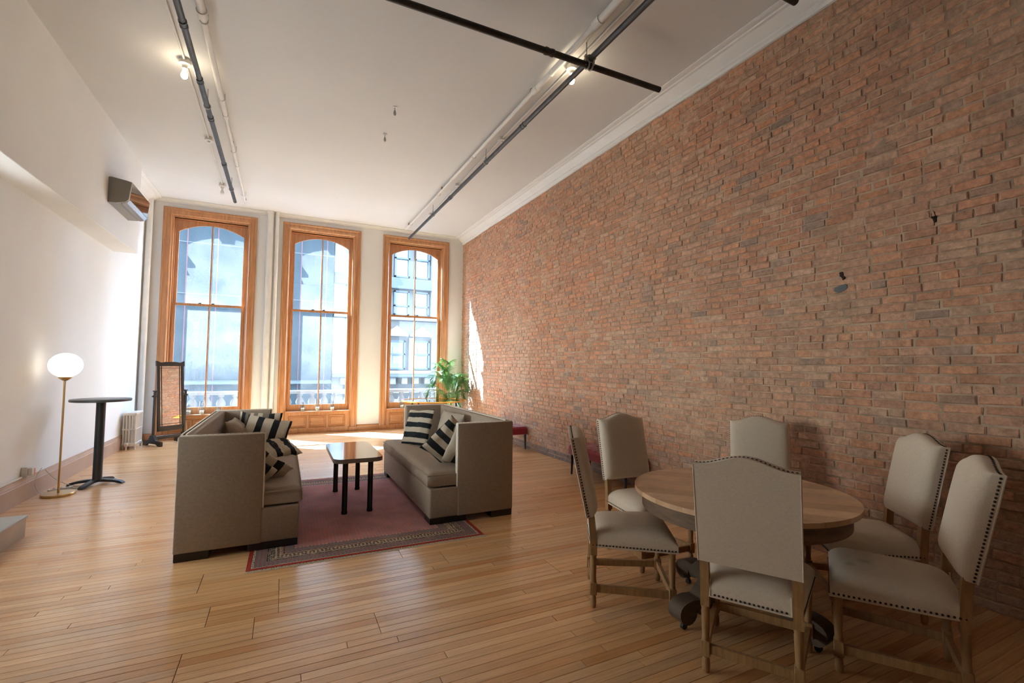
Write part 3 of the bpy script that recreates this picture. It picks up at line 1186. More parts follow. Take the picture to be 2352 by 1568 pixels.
    finish('piping', bm, M_PIPING, back, smooth=60)
    bm = NB()
    for k in range(52):
        lathe(bm, [(.0095, 0), (.007, .007), (0, .010)], 6, (X(.0245), Yy(y0 + .11 + k * .040), .951))
    finish('nailhead_trim', bm, M_NAIL, back, smooth=60, kind='stuff')
    return t

make_sofa('sofa', 'taupe box-arm sofa left of the coffee table, its plain arm panel facing the viewer', -.715, 1)
make_sofa('sofa', 'taupe box-arm sofa right of the coffee table, seat turned to the left', 2.165, -1)

# ------------------------------------------------------------------ cushions
def pillow(name, label, w, h, t, m, loc, rot, seed=0, group=None, sharp=.06, wr=.010):
    bm = NB()
    n = 22
    us = [0.5 - .5 * cos(pi * i / n) for i in range(n + 1)]
    def pt(u, v, sgn):
        a, b = 2 * u - 1, 2 * v - 1
        pin = 1 - sharp * ((1 - a * a) * b * b * .9 + (1 - b * b) * a * a * .9)
        prof = (max(0, 1 - abs(a) ** 2.6) * max(0, 1 - abs(b) ** 2.6)) ** .55
        nn = mnoise.noise(Vector((a * 1.7 + seed, b * 1.7, sgn * .8 + seed)))
        n3 = mnoise.noise(Vector((a * 5 + seed, b * 3.5, sgn * 2 + seed))) + .7 * (1 - abs(mnoise.noise(Vector((a * 2.6 - b * 1.9 + seed, b * 3.1 + a * 1.2, seed)))) * 3.2)
        px = (1 - sharp * (1 - b * b)) * a
        py = (1 - sharp * (1 - a * a)) * b
        return (px * w / 2 + .014 * nn + .010 * mnoise.noise(Vector((seed, b * 2.6, a * 2.0))), sgn * (t / 2 * prof * (1 + .25 * nn) + wr * n3 * prof), py * h / 2 + .016 * mnoise.noise(Vector((a * 2.4, seed, b * 2.2))))
    slab(bm, us, us, lambda u, v: pt(u, v, 1), lambda u, v: pt(u, v, -1))
    bmesh.ops.remove_doubles(bm, verts=bm.verts, dist=1e-5)
    o = finish(name, bm, m, smooth=70)
    o.location = loc
    o.rotation_euler = rot
    tag(o, label, 'cushion', group)
    return o
BK, CR, GT = (0.022, 0.024, 0.026), (0.56, 0.47, 0.36), (0.19, 0.155, 0.125)
S6 = [(0, BK), (.09, CR), (.20, BK), (.34, CR), (.47, BK), (.60, CR), (.73, BK), (.86, CR), (.95, BK)]
M_ST_Z = stripes('charcoal_cream_stripes_across', 2, S6, .25)
M_ST_X = stripes('charcoal_cream_stripes_along', 0, [(0, BK), (.06, CR), (.26, BK), (.40, CR), (.60, BK), (.74, CR), (.93, BK)], .25)
M_ST_T = stripes('taupe_cream_stripes', 0, [(0, CR), (.08, BK), (.16, GT), (.26, CR), (.33, GT), (.42, CR), (.52, GT), (.66, BK), (.78, CR), (.9, BK)], .25)
M_CUSH = weave('sand_linen', (0.42, 0.345, 0.27), .1)
cg = 'cushions on the left sofa'
cg2 = 'cushions on the right sofa'
R_ = radians
pillow('back_cushion', 'plain sand cushion slumped at the far end of the left sofa', .50, .42, .20, M_CUSH, (-.45, 6.18, .69), (R_(-20), 0, R_(84)), 3.1, cg)
pillow('throw_pillow', 'taupe, cream and black striped cushion at the far end of left sofa', .46, .44, .13, M_ST_T, (-.23, 6.40, .72), (R_(-12), R_(4), R_(-4)), 5.2, cg)
pillow('throw_pillow', 'large charcoal and cream striped cushion upright on the left sofa', .48, .44, .14, M_ST_X, (-.17, 6.17, .685), (R_(-20), R_(12), R_(-10)), 1.7, cg, wr=.016)
pillow('throw_pillow', 'charcoal and cream striped cushion lying flat at the foot of upright one', .40, .34, .12, M_ST_X, (-.02, 5.98, .57), (R_(-62), 0, R_(38)), 12.7, cg, wr=.014)
pillow('throw_pillow', 'charcoal and cream striped cushion lying low behind left sofa near arm', .44, .40, .13, M_ST_X, (-.18, 4.84, .575), (R_(36), R_(40), R_(18)), 8.4, cg)
pillow('throw_pillow', 'taupe and black striped cushion pressed against the near arm of left sofa', .42, .38, .12, M_ST_T, (-.29, 4.67, .58), (R_(24), R_(38), R_(14)), 9.9, cg)
pillow('throw_pillow', 'charcoal and cream striped cushion upright at the far end of right sofa', .48, .48, .16, M_ST_Z, (1.60, 6.06, .715), (R_(-20), R_(-3), R_(-64)), 2.3, cg2, wr=.018)
pillow('back_cushion', 'plain sand cushion leaning on the backrest of the right sofa', .64, .48, .20, M_CUSH, (1.89, 5.64, .71), (R_(-14), 0, R_(-86)), 4.4, cg2)
pillow('throw_pillow', 'charcoal and cream striped cushion tipped on its corner on right sofa', .46, .46, .15, M_ST_Z, (1.62, 4.78, .70), (R_(22), R_(38), R_(12)), 6.6, cg2, wr=.014)
pillow('throw_pillow', 'dark-edged striped cushion squeezed behind the tipped cushion on right sofa', .44, .42, .13, M_ST_X, (1.74, 4.61, .69), (R_(10), R_(20), R_(8)), 7.5, cg2)

# ------------------------------------------------------------------ rug
def rug_material():
    m = bpy.data.materials.new('persian_rug')
    N, L, B = nodes_of(m)
    tc = N.new('ShaderNodeTexCoord')
    sp = N.new('ShaderNodeSeparateXYZ')
    L.new(tc.outputs['Object'], sp.inputs[0])
    def math_(op, a, b=None):
        n = N.new('ShaderNodeMath')
        n.operation = op
        for i, v in enumerate((a, b)):
            if v is None:
                continue
            if isinstance(v, (int, float)):
                n.inputs[i].default_value = v
            else:
                L.new(v, n.inputs[i])
        return n.outputs[0]
    dx = math_('SUBTRACT', .94, math_('ABSOLUTE', sp.outputs[0]))
    dy = math_('SUBTRACT', 1.385, math_('ABSOLUTE', sp.outputs[1]))
    d = math_('MINIMUM', dx, dy)
    def ramp(fac, stops, const=True):
        r = N.new('ShaderNodeValToRGB')
        if const:
            r.color_ramp.interpolation = 'CONSTANT'
        e = r.color_ramp.elements
        e[0].position, e[0].color = stops[0][0], (*stops[0][1], 1)
        e[1].position, e[1].color = stops[1][0], (*stops[1][1], 1)
        for p, c in stops[2:]:
            x = e.new(p)
            x.color = (*c, 1)
        L.new(fac, r.inputs[0])
        return r.outputs[0]
    RED, NAVY, CRM, GB, TAN, FLD = (.42, .05, .03), (.03, .028, .032), (.62, .53, .40), (.20, .19, .195), (.56, .39, .26), (.62, .185, .14)
    dd = math_('DIVIDE', d, .5)
    base = ramp(dd, [(0, RED), (.06, NAVY), (.075, CRM), (.09, NAVY), (.10, GB), (.26, NAVY), (.285, TAN), (.31, NAVY), (.33, TAN), (.45, NAVY), (.47, TAN), (.49, NAVY), (.51, GB), (.66, CRM), (.675, FLD)])
    alt = ramp(dd, [(0, (.30, .03, .02)), (.06, CRM), (.075, NAVY), (.09, CRM), (.10, (.28, .10, .08)), (.26, TAN), (.285, NAVY), (.31, CRM), (.33, NAVY), (.45, TAN), (.47, (.3, .08, .06)), (.49, TAN), (.51, (.27, .13, .11)), (.66, (.3, .09, .08)), (.675, (.27, .235, .25))])
    # small repeating motif
    vo = N.new('ShaderNodeTexVoronoi')
    vo.inputs['Scale'].default_value = 34
    vo.inputs['Randomness'].default_value = 0.25
    L.new(tc.outputs['Object'], vo.inputs['Vector'])
    v2 = N.new('ShaderNodeTexVoronoi')
    v2.inputs['Scale'].default_value = 70
    v2.inputs['Randomness'].default_value = 0.4
    L.new(tc.outputs['Object'], v2.inputs['Vector'])
    a = math_('LESS_THAN', vo.outputs['Distance'], .40)
    b = math_('LESS_THAN', v2.outputs['Distance'], .34)
    sel = math_('MULTIPLY', a, .92)
    sel2 = math_('MAXIMUM', sel, math_('MULTIPLY', b, .6))
    mx = N.new('ShaderNodeMix')
    mx.data_type = 'RGBA'
    L.new(sel2, mx.inputs[0])
    L.new(base, mx.inputs[6])
    L.new(alt, mx.inputs[7])
    nz = N.new('ShaderNodeTexNoise')
    nz.inputs['Scale'].default_value = 3.5
    nz.inputs['Detail'].default_value = 5
    L.new(tc.outputs['Object'], nz.inputs['Vector'])
    mr = N.new('ShaderNodeMapRange')
    mr.inputs[1].default_value, mr.inputs[2].default_value, mr.inputs[3].default_value, mr.inputs[4].default_value = .3, .7, .82, 1.15
    L.new(nz.outputs[0], mr.inputs[0])
    m2 = N.new('ShaderNodeMix')
    m2.data_type = 'RGBA'
    m2.blend_type = 'MULTIPLY'
    m2.inputs[0].default_value = 1
    L.new(mx.outputs[2], m2.inputs[6])
    L.new(mr.outputs[0], m2.inputs[7])
    L.new(m2.outputs[2], B.inputs['Base Color'])
    B.inputs['Roughness'].default_value = .95
    B.inputs['Specular IOR Level'].default_value = .1
    nb_ = N.new('ShaderNodeTexNoise')
    nb_.inputs['Scale'].default_value = 400
    L.new(tc.outputs['Object'], nb_.inputs['Vector'])
    bp = N.new('ShaderNodeBump')
    bp.inputs['Strength'].default_value = .5
    bp.inputs['Distance'].default_value = .003
    L.new(nb_.outputs[0], bp.inputs['Height'])
    L.new(bp.outputs[0], B.inputs['Normal'])
    return m
rug = thing('rug', 'red and blue-grey patterned rug with fringed ends under the coffee table', 'rug', (.755, 5.37, 0), radians(-.7))
def rugz(x, y):
    return .003 + .0028 * max(0, mnoise.noise(Vector((x * 1.4, y * 2.2, 0)))) * min(1, (1.385 - abs(y)) * 5, (.94 - abs(x)) * 5)
bm = NB()
slab(bm, uniform(30), uniform(40), lambda u, v: (-.94 + 1.88 * u, -1.385 + 2.77 * v, .003 + rugz(-.94 + 1.88 * u, -1.385 + 2.77 * v)),
     lambda u, v: (-.94 + 1.88 * u, -1.385 + 2.77 * v, .0005))
finish('pile', bm, rug_material(), rug, smooth=60)
bm = NB()
for sgn in (-1, 1):
    for k in range(300):
        x = -.935 + 1.87 * k / 299 + rng.uniform(-.002, .002)
        l = rng.uniform(.018, .05)
        dx_ = rng.uniform(-.014, .014)
        y = sgn * 1.384
        w_ = .0022
        p = [(x - w_, y, .003), (x + w_, y, .003), (x + dx_ + w_, y + sgn * l, .0016), (x + dx_ - w_, y + sgn * l, .0016)]
        prism(bm, p, (0, 0, .0015))
finish('fringe', bm, mat('cream_fringe', (.50, .42, .30), .9), rug, kind='stuff')

# ------------------------------------------------------------------ coffee table
ct = thing('coffee_table', 'low coffee table with glossy dark top and four black post legs on the rug', 'table', (.728, 5.55, 0))
def rrect(hx, hy, r, n=6):
    out = []
    for cx, cy, a0 in ((hx - r, hy - r, 0), (-hx + r, hy - r, 90), (-hx + r, -hy + r, 180), (hx - r, -hy + r, 270)):
        for k in range(n + 1):
            a = radians(a0 + 90 * k / n)
            out.append((cx + r * cos(a), cy + r * sin(a)))
    return out
bm = NB()
prism(bm, [(x, y, .562) for x, y in rrect(.243, .55, .10)], (0, 0, .008))
finish('tabletop', bm, M_CTOP, ct)
bm = NB()
prism(bm, [(x, y, .528) for x, y in rrect(.246, .553, .10)], (0, 0, .036))
finish('edge_band', bm, M_CEDGE, ct, smooth=40)
for lx in (-.125, .125):
    for ly in (-.46, .455):
        bm = NB()
        lathe(bm, [(.030, .0075), (.030, .03), (.027, .034), (.027, .40), (.027, .515), (.034, .520), (.034, .529)], 20, (lx, ly, 0))
        finish('leg', bm, M_BLACKG, ct, smooth=40)

# ------------------------------------------------------------------ dining chairs
WB, WF, DP, HT, RK, WT, HB, RB, HS = .404, .466, .488, 1.06, .146, .451, .561, .040, .383
def back_x(z):                       # rear face of the backrest panel along the rake
    return -RB - (RK - RB) * (z - HB) / (HT - HB)
def dome_nail(bm, p, nrm, r=.0062):
    q = Vector(nrm).to_track_quat('Z', 'Y').to_matrix().to_4x4()
    lathe(bm, [(r, 0), (r * .75, .003), (0, .0046)], 6, mtx=Matrix.Translation(p) @ q)
def make_chair(label):
    t = thing('dining_chair', label, 'chair', group='linen dining chairs around the round table')
    # seat: trapezoid, straight skirt, crowned top
    xs0, xs1 = -.012, DP + .032
    hw = lambda x: .218 + (.268 - .218) * (x - xs0) / (xs1 - xs0)
    us, vs = dense(), dense()
    def sp(u, v, up):
        x = xs0 + (xs1 - xs0) * v
        y = (2 * u - 1) * hw(x)
        if not up:
            return (x, y, HS)
        e = min(u, 1 - u) * 2 * hw(x)
        e2 = min(v, 1 - v) * (xs1 - xs0)
        r = rim(e, .075) * .5 + rim(e2, .075) * .5
        r = rim(e, .095) * rim(e2, .095)
        return (x, y, HS + .046 + .066 * r + .014 * sin(pi * u) * sin(pi * v))
    bm = NB()
    slab(bm, us, vs, lambda u, v: sp(u, v, 1), lambda u, v: sp(u, v, 0))
    seat = finish('seat', bm, M_LINEN, t, smooth=62)
    bm = NB()
    for k in range(25):
        v = .03 + .94 * k / 24
        x = xs0 + (xs1 - xs0) * v
        for s in (-1, 1):
            dome_nail(bm, (x, s * (hw(x) + .0005), HS + .012), (-.09, s, 0))
    for k in range(24):
        f = -1 + 2 * (k + .5) / 24
        dome_nail(bm, (xs1 + .0005, f * hw(xs1), HS + .012), (1, 0, 0))
    for k in range(17):
        f = -1 + 2 * (k + .5) / 17
        dome_nail(bm, (xs0 - .0005, f * .165, HS + .012), (-1, 0, 0))
    finish('nailhead_trim', bm, M_NAIL, seat, smooth=60, kind='stuff')
    bm = NB()
    tube(bm, [(xs0 + .04, -hw(xs0 + .04), HS + .001), (xs1 + .002, -hw(xs1) - .002, HS + .001), (xs1 + .002, hw(xs1) + .002, HS + .001), (xs0 + .04, hw(xs0 + .04), HS + .001)], .004, 6)
    tube(bm, [(xs0 - .001, -.176, HS + .001), (xs0 - .001, .176, HS + .001)], .004, 6)
    for s in (-1, 1):
        tube(bm, [(xs0 - .001, s * .178, HS), (xs0 + .004, s * .176, HS + .085)], .004, 6)
    finish('welt', bm, M_LINEN, seat, smooth=60)
    # backrest with a camel top
    def crest(s):
        a = abs(s) / (WT / 2)
        return HT + .048 * (.5 + .5 * cos(pi * min(1, a / .92))) if a < .92 else HT
    def bpt(u, v, front):
        s = (u - .5) * WT
        tz = HB + (crest(s) - HB) * v
        e = min(u, 1 - u) * WT
        e2 = min(v, 1 - v) * (HT - HB)
        th = 0.0
        if front:
            th = .045 + .045 * min(rim(e, .07), 1) * min(rim(e2, .07), 1) + .008 * sin(pi * u) * sin(pi * v)
        cs = .978
        return (back_x(tz) + th * cs, s, tz + th * .2)
    bm = NB()
    slab(bm, us, vs, lambda u, v: bpt(u, v, 1), lambda u, v: bpt(u, v, 0))
    back = finish('backrest', bm, M_LINEN, t, smooth=62)
    bm = NB()
    rimp = [bpt(0, v / 12, 0) for v in range(13)] + [bpt(u / 24, 1, 0) for u in range(1, 25)] + [bpt(1, 1 - v / 12, 0) for v in range(1, 13)]
    tube(bm, [(p[0] + .003, p[1], p[2]) for p in rimp], .0045, 6)
    finish('welt', bm, M_LINEN, back, smooth=60)
    bm = NB()
    for k in range(28):
        v = .025 + .95 * k / 27
        for s in (-1, 1):
            z = HB + (HT - HB) * v
            dome_nail(bm, (back_x(z) + .018, s * (WT / 2 + .0005), z), (0, s, 0))
    for k in range(25):
        u = .03 + .94 * k / 24
        s = (u - .5) * WT
        z = crest(s)
        e = .01
        slope = (crest(s + e) - crest(s - e)) / (2 * e)
        dome_nail(bm, (back_x(z) + .018, s, z + .0048), (.1, -slope, 1))
    finish('nailhead_trim', bm, M_NAIL, back, smooth=60, kind='stuff')
    # legs
    for s in (-1, 1):
        bm = NB()
        y = s * WB / 2
        # raked square upper post
        pts = [(.0, .33), (-.002, .42), (-.008, .50), (-.014, .56), (-.022, .60)]
        prev = None
        for (x, z) in pts:
            hwid = .021 if z < .6 else .018
            ring = [bm.verts.new((x + a * .021 + .008, y + b * hwid, z)) for a, b in ((-1, -1), (1, -1), (1, 1), (-1, 1))]
            if prev:
                for k in range(4):
                    bm.faces.new((prev[k], prev[(k + 1) % 4], ring[(k + 1) % 4], ring[k]))
            else:
                bm.faces.new(ring)
            prev = ring
        bm.faces.new(prev[::-1])
        lathe(bm, [(.018, .158), (.0195, .17), (.017, .18), (.0195, .25), (.021, .30), (.0185, .31), (.021, .318), (.02, .335)], 14, (.006, y, 0))
        box(bm, .006 - .021, .006 + .021, y - .021, y + .021, .082, .16, .003, 1)
        lathe(bm, [(.012, 0), (.017, .006), (.0195, .03), (.018, .06), (.014, .075), (.019, .084)], 14, (.006, y, 0))
        finish('leg', bm, M_OAK, t, smooth=40)
        bm = NB()
        y = s * WF / 2
        lathe(bm, [(.018, .158), (.0195, .17), (.017, .18), (.020, .25), (.022, .31), (.019, .33), (.022, .34), (.022, .36), (.024, .384)], 14, (DP, y, 0))
        box(bm, DP - .022, DP + .022, y - .022, y + .022, .082, .16, .003, 1)
        lathe(bm, [(.012, 0), (.017, .006), (.0195, .03), (.018, .06), (.014, .075), (.019, .084)], 14, (DP, y, 0))
        finish('leg', bm, M_OAK, t, smooth=40)
        bm = NB()
        a, b = Vector((.02, s * WB / 2, .12)), Vector((DP - .015, s * WF / 2, .12))
        d = (b - a).normalized()
        n_ = Vector((-d.y, d.x, 0)) * .012
        prism(bm, [a - n_ + Vector((0, 0, -.022)), a + n_ + Vector((0, 0, -.022)), a + n_ + Vector((0, 0, .022)), a - n_ + Vector((0, 0, .022))], b - a)
        finish('stretcher', bm, M_OAK, t)
    for x, w_ in ((.006, WB), (DP, WF)):
        bm = NB()
        box(bm, x - .012, x + .012, -w_ / 2 + .015, w_ / 2 - .015, .098, .142, .002, 1)
        finish('stretcher', bm, M_OAK, t)
    return t

POSE = [((1.925, 2.689), -32.4, 'cream linen dining chair left of the round table, seen from the side'),
        ((2.064, 1.579), 31.4, 'cream linen dining chair in front of the round table, back turned to the viewer'),
        ((3.024, 1.163), 120.6, 'cream linen dining chair right of the table with two dark stains on its seat'),
        ((3.659, 1.657), 139.0, 'cream linen dining chair between the stained chair and the brick wall'),
        ((3.62, 2.649), 218.7, 'cream linen dining chair behind the round table, mostly hidden, only its backrest showing'),
        ((2.714, 3.244), -93.6, 'cream linen dining chair at the far side of the table, in front of red bench')]
chair0 = make_chair(POSE[0][2])
for i, ((x, y), a, lb) in enumerate(POSE):
    if i == 0:
        chair0.location = (x, y, 0)
        chair0.rotation_euler = (0, 0, radians(a))
    else:
        c = dup(chair0, (x, y, 0), radians(a), lb)
        if i == 2:
            for ch in c.children:
                if ch.name.startswith('seat'):
                    ch.data = ch.data.copy()
                    ch.data.materials[0] = M_LINEN_STAIN

# ------------------------------------------------------------------ round table
TX, TY, TR = 2.60, 2.055, .632
rt = thing('round_table', 'round wooden pedestal dining table with a planked top and dark scroll feet', 'table', (TX, TY, 0))
ang = radians(-46)
PC = [(0.64, 0.41, 0.24), (0.55, 0.325, 0.175), (0.68, 0.44, 0.265), (0.52, 0.31, 0.165), (0.62, 0.38, 0.21), (0.58, 0.37, 0.22)]
edges = [-TR]
while edges[-1] < TR - .07:
    edges.append(edges[-1] + rng.uniform(.085, .15))
edges[-1] = TR
for k, (a, b) in enumerate(zip(edges, edges[1:])):
    a2, b2 = a + .0006, b - .0006
    poly = []
    n = 14
    t0, t1 = math.asin(max(-1, min(1, a2 / TR))), math.asin(max(-1, min(1, b2 / TR)))
    for i in range(n + 1):
        th = t0 + (t1 - t0) * i / n
        poly.append((TR * cos(th), TR * sin(th)))
    for i in range(n + 1):
        th = t1 + (t0 - t1) * i / n
        poly.append((-TR * cos(th), TR * sin(th)))
    pts = []
    for x, y in poly:
        p = (x * cos(ang) - y * sin(ang), x * sin(ang) + y * cos(ang), .738)
        if not pts or (Vector(p) - Vector(pts[-1])).length > 1e-4:
            pts.append(p)
    if (Vector(pts[0]) - Vector(pts[-1])).length < 1e-4:
        pts.pop()
    bm = NB()
    prism(bm, pts, (0, 0, .027 + rng.uniform(-.0004, .0004)))
    l_ = bm.loops.layers.float_color.new('col')
    cc = PC[k % 6]
    for f in bm.faces:
        for l in f.loops:
            l[l_] = (*cc, 1)
    finish('plank', bm, M_TTOP, rt)
def ringmesh(bm, r0, r1, z0, z1, n=64):
    v = [[bm.verts.new((r * cos(2 * pi * k / n), r * sin(2 * pi * k / n), z)) for k in range(n)] for r, z in ((r1, z0), (r1, z1), (r0, z1), (r0, z0))]
    for i in range(4):
        for k in range(n):
            bm.faces.new((v[i][k], v[i][(k + 1) % n], v[(i + 1) % 4][(k + 1) % n], v[(i + 1) % 4][k]))
bm = NB()
ringmesh(bm, .50, .606, .722, .739)
ringmesh(bm, .55, .585, .640, .724)
finish('apron', bm, M_APRON, rt, smooth=40)
bm = NB()
lathe(bm, [(.02, .735), (.20, .735), (.20, .70), (.12, .68), (.11, .60), (.13, .57), (.13, .54), (.10, .52), (.115, .40), (.14, .34), (.16, .30), (.16, .16), (.12, .13), (.02, .13)], 8)
finish('pedestal', bm, M_DARKOAK, rt, smooth=25)
for a in (176, 86, -83, -4):
    bm = NB()
    # scroll leg profile in (r, z)
    cl = spline([(.10, .27), (.19, .25), (.27, .19), (.34, .135), (.41, .14), (.452, .135)], 6)
    th = [.10, .095, .085, .075, .07, .07]
    up, dn = [], []
    n = len(cl)
    for i, p in enumerate(cl):
        a_, b_ = cl[max(i - 1, 0)], cl[min(i + 1, n - 1)]
        tn = Vector((b_[0] - a_[0], b_[1] - a_[1])).normalized()
        nn = Vector((-tn.y, tn.x))
        w_ = .055 - .02 * i / n
        up.append((p[0] + nn.x * w_, p[1] + nn.y * w_))
        dn.append((p[0] - nn.x * w_, p[1] - nn.y * w_))
    toe = [(.452 + .062 * cos(t_), .108 + .062 * sin(t_)) for t_ in np.linspace(radians(75), radians(-200), 14)]
    poly = [u_ for u_ in up if u_[0] < .45] + toe + [d_ for d_ in dn[::-1] if d_[0] < .38]
    ca, sa = cos(radians(a)), sin(radians(a))
    P3 = [Vector((r * ca + .052 * sa, r * sa - .052 * ca, z)) for r, z in poly]
    prism(bm, P3, (-.104 * sa, .104 * ca, 0))
    lg = finish('leg', bm, M_DARKOAK, rt, smooth=35)
    bm = NB()
    r_ = .445
    cyl(bm, (r_ * ca, r_ * sa, .022), (r_ * ca, r_ * sa, .06), .012, n=10)
    cyl(bm, (r_ * ca - .01 * sa, r_ * sa + .01 * ca, .018), (r_ * ca + .01 * sa, r_ * sa - .01 * ca, .018), .018, n=12)
    finish('caster', bm, M_BLACKM, lg, smooth=40)

# ------------------------------------------------------------------ red benches against the brick wall
def make_bench(label, y0, y1):
    t = thing('bench', label, 'bench', (3.885, (y0 + y1) / 2, 0), group='tufted red velvet benches against the brick wall')
    hx, hy = .185, (y1 - y0) / 2
    def top(u, v):
        x, y = (2 * u - 1) * hx, (2 * v - 1) * hy
        e = min(hx - abs(x), hy - abs(y))
        z = .375 + .045 * rim(e, .05)
        # tufting: buttons on a staggered grid
        best = 9
        for i in (-1, 1):
            for j in range(-4, 5):
                bx_, by_ = i * .085, (j + (.5 if i > 0 else 0)) * .20
                best = min(best, hypot(x - bx_, y - by_))
        z -= .022 * math.exp(-(best / .03) ** 2)
        z += .004 * sin(y * 45) * rim(e, .05)
        return (x, y, z)
    bm = NB()
    slab(bm, uniform(20), uniform(60), top, lambda u, v: ((2 * u - 1) * hx, (2 * v - 1) * hy, .375))
    finish('seat_cushion', bm, M_VELVET, t, smooth=70)
    bm = NB()
    box(bm, -hx + .004, hx - .004, -hy + .004, hy - .004, .275, .378, .012, 2)
    finish('seat_rail', bm, M_VELVET, t, smooth=40)
    for sx in (-1, 1):
        for sy in (-1, 1):
            bm = NB()
            tube(bm, [(sx * (hx - .035), sy * (hy - .06), .28), (sx * (hx - .03), sy * (hy - .05), 0)], [.022, .013], 10)
            finish('leg', bm, M_BLACKW, t, smooth=50)
    return t
make_bench('red tufted velvet bench against the brick wall, behind the right sofa', 7.63, 8.95)
make_bench('red tufted velvet bench against the brick wall, behind two dining chairs', 4.45, 5.72)

# ------------------------------------------------------------------ left side: lamp, bar table, radiator, mirror
lamp = thing('floor_lamp', 'brass floor lamp with a glowing white globe beside the white wall', 'lamp', (-2.27, 7.155, 0))
bm = NB()
lathe(bm, [(.145, 0), (.15, .004), (.15, .022), (.146, .026), (.018, .026)], 40)
finish('base', bm, M_BRASS, lamp, smooth=40)
bm = NB()
lathe(bm, [(.012, .025), (.0105, .05), (.0105, 1.30), (.03, 1.31), (.06, 1.335), (.062, 1.345)], 16)
finish('pole', bm, M_BRASS, lamp, smooth=40)
bm = NB()
prof = [(.153 * cos(t) if abs(t) < pi / 2 - .001 else 0, 1.482 + .142 * sin(t)) for t in np.linspace(-pi / 2 + .35, pi / 2, 20)]
prof[-1] = (0, prof[-1][1])
lathe(bm, prof, 36)
finish('globe_shade', bm, M_GLOBE, lamp, smooth=60)
bm = NB()
tube(bm, spline([(-.12, .05, .012), (-.17, .0, .05), (-.2, -.02, .16), (-.19, .02, .26), (-.17, .05, .31)], 6), .003, 6)
tube(bm, spline([(-.10, .08, .008), (-.02, .2, .006), (.08, .25, .006), (.1, .35, .006), (0, .40, .01), (-.12, .3, .12), (-.17, .14, .27)], 6), .0035, 6)
tube(bm, spline([(-.13, .02, .008), (-.16, .12, .006), (-.08, .24, .006), (.02, .3, .006), (.07, .28, .01)], 6), .003, 6)
finish('cord', bm, M_CORD, lamp, smooth=60)

bt = thing('bar_table', 'tall round grey-topped bar table on a black cross base', 'table', (-2.05, 7.60, 0), radians(0))
bm = NB()
lathe(bm, [(0, 1.030), (.300, 1.030), (.305, 1.034), (.305, 1.056), (.300, 1.060), (0, 1.060)], 48)
finish('tabletop', bm, M_GREYTOP, bt, smooth=40)
bm = NB()
lathe(bm, [(.055, .04), (.048, .055), (.048, .96), (.048, 1.02), (.12, 1.025), (.12, 1.030)], 24)
finish('column', bm, M_BLACKM, bt, smooth=40)
for a in (174, 255, -14, 75):
    bm = NB()
    ca, sa = cos(radians(a)), sin(radians(a))
    pr = [(.02, .055), (.08, .062), (.18, .052), (.26, .034), (.292, .012), (.292, .004), (.26, .004), (.2, .02), (.1, .03), (.02, .03)]
    w_ = .030
    prism(bm, [Vector((r * ca + w_ * sa, r * sa - w_ * ca, z)) for r, z in pr], (-2 * w_ * sa, 2 * w_ * ca, 0))
    leg = finish('leg', bm, M_BLACKM, bt)
    bm = NB()
    cyl(bm, (.272 * ca, .272 * sa, 0), (.272 * ca, .272 * sa, .02), .014, n=10)
    finish('glide', bm, M_BLACKM, leg)

strip = thing('power_strip', 'white power strip lying on the floor behind the brass lamp base', 'power strip', (-2.33, 7.40, 0), radians(30))
bm = NB()
box(bm, -.11, .11, -.022, .022, .001, .03, .006, 2)
finish('body_shell', bm, M_PLUG, strip)
bm = NB()
for x in (-.06, 0, .06):
    box(bm, x - .012, x + .012, -.012, .012, .029, .033, .002, 1)
finish('outlet', bm, M_NAIL, strip)

ob_ = thing('wall_outlet', 'cream surface outlet box with plugged-in adapters above the left baseboard', 'outlet', (XL, 6.98, .315))
bm = NB()
box(bm, 0, .05, -.06, .06, -.06, .06, .006, 2)
finish('outlet_box', bm, M_PLUG, ob_)
bm = NB()
box(bm, .05, .09, -.045, .0, -.035, .045, .008, 2)
finish('adapter', bm, M_PLUG, ob_)
bm = NB()
box(bm, .05, .085, .012, .055, -.04, .03, .008, 2)
finish('adapter', bm, M_PLUGR, ob_)
bm = NB()
box(bm, 0, .018, -2.6, -.06, -.058, -.034, .003, 1)
finish('raceway', bm, M_PLUG, ob_)

rad = thing('radiator', 'white cast-iron column radiator against the left wall near the windows', 'radiator', (-2.385, 10.30, 0))
bm0 = None
for k in range(7):
    if bm0 is None:
        bm = NB()
        for i in range(5):
            x = -.082 + .041 * i
            tube(bm, [(x, 0, .075), (x, 0, .12), (x, 0, .585), (x, 0, .615)], [.016, .014, .014, .016], 10)
        box(bm, -.105, .105, -.026, .026, .585, .640, .018, 3)
        box(bm, -.105, .105, -.026, .026, .055, .115, .018, 3)
        box(bm, -.10, .10, -.018, .018, .335, .36, .006, 1)
        bm0 = finish('radiator_section', bm, M_RAD, rad, smooth=45)
        o = bm0
    else:
        o = bm0.copy()
        COL.objects.link(o)
        o.parent = rad
    o.location = (0, .03 + .064 * k, 0)
for yy in (.03, .414):
    for x in (-.085, .085):
        bm = NB()
        tube(bm, [(x, yy, .06), (x, yy, .02), (x, yy, 0)], [.02, .014, .02], 10)
        finish('leg', bm, M_RAD, rad, smooth=45)
bm = NB()
cyl(bm, (-.02, -.0, .085), (-.02, -.05, .085), .026, n=14)
cyl(bm, (-.02, -.03, .085), (-.02, -.03, .0), .014, n=10)
lathe(bm, [(.03, .10), (.034, .11), (.03, .125), (0, .13)], 12, (-.02, -.03, 0))
finish('valve', bm, M_RAD, rad, smooth=45)

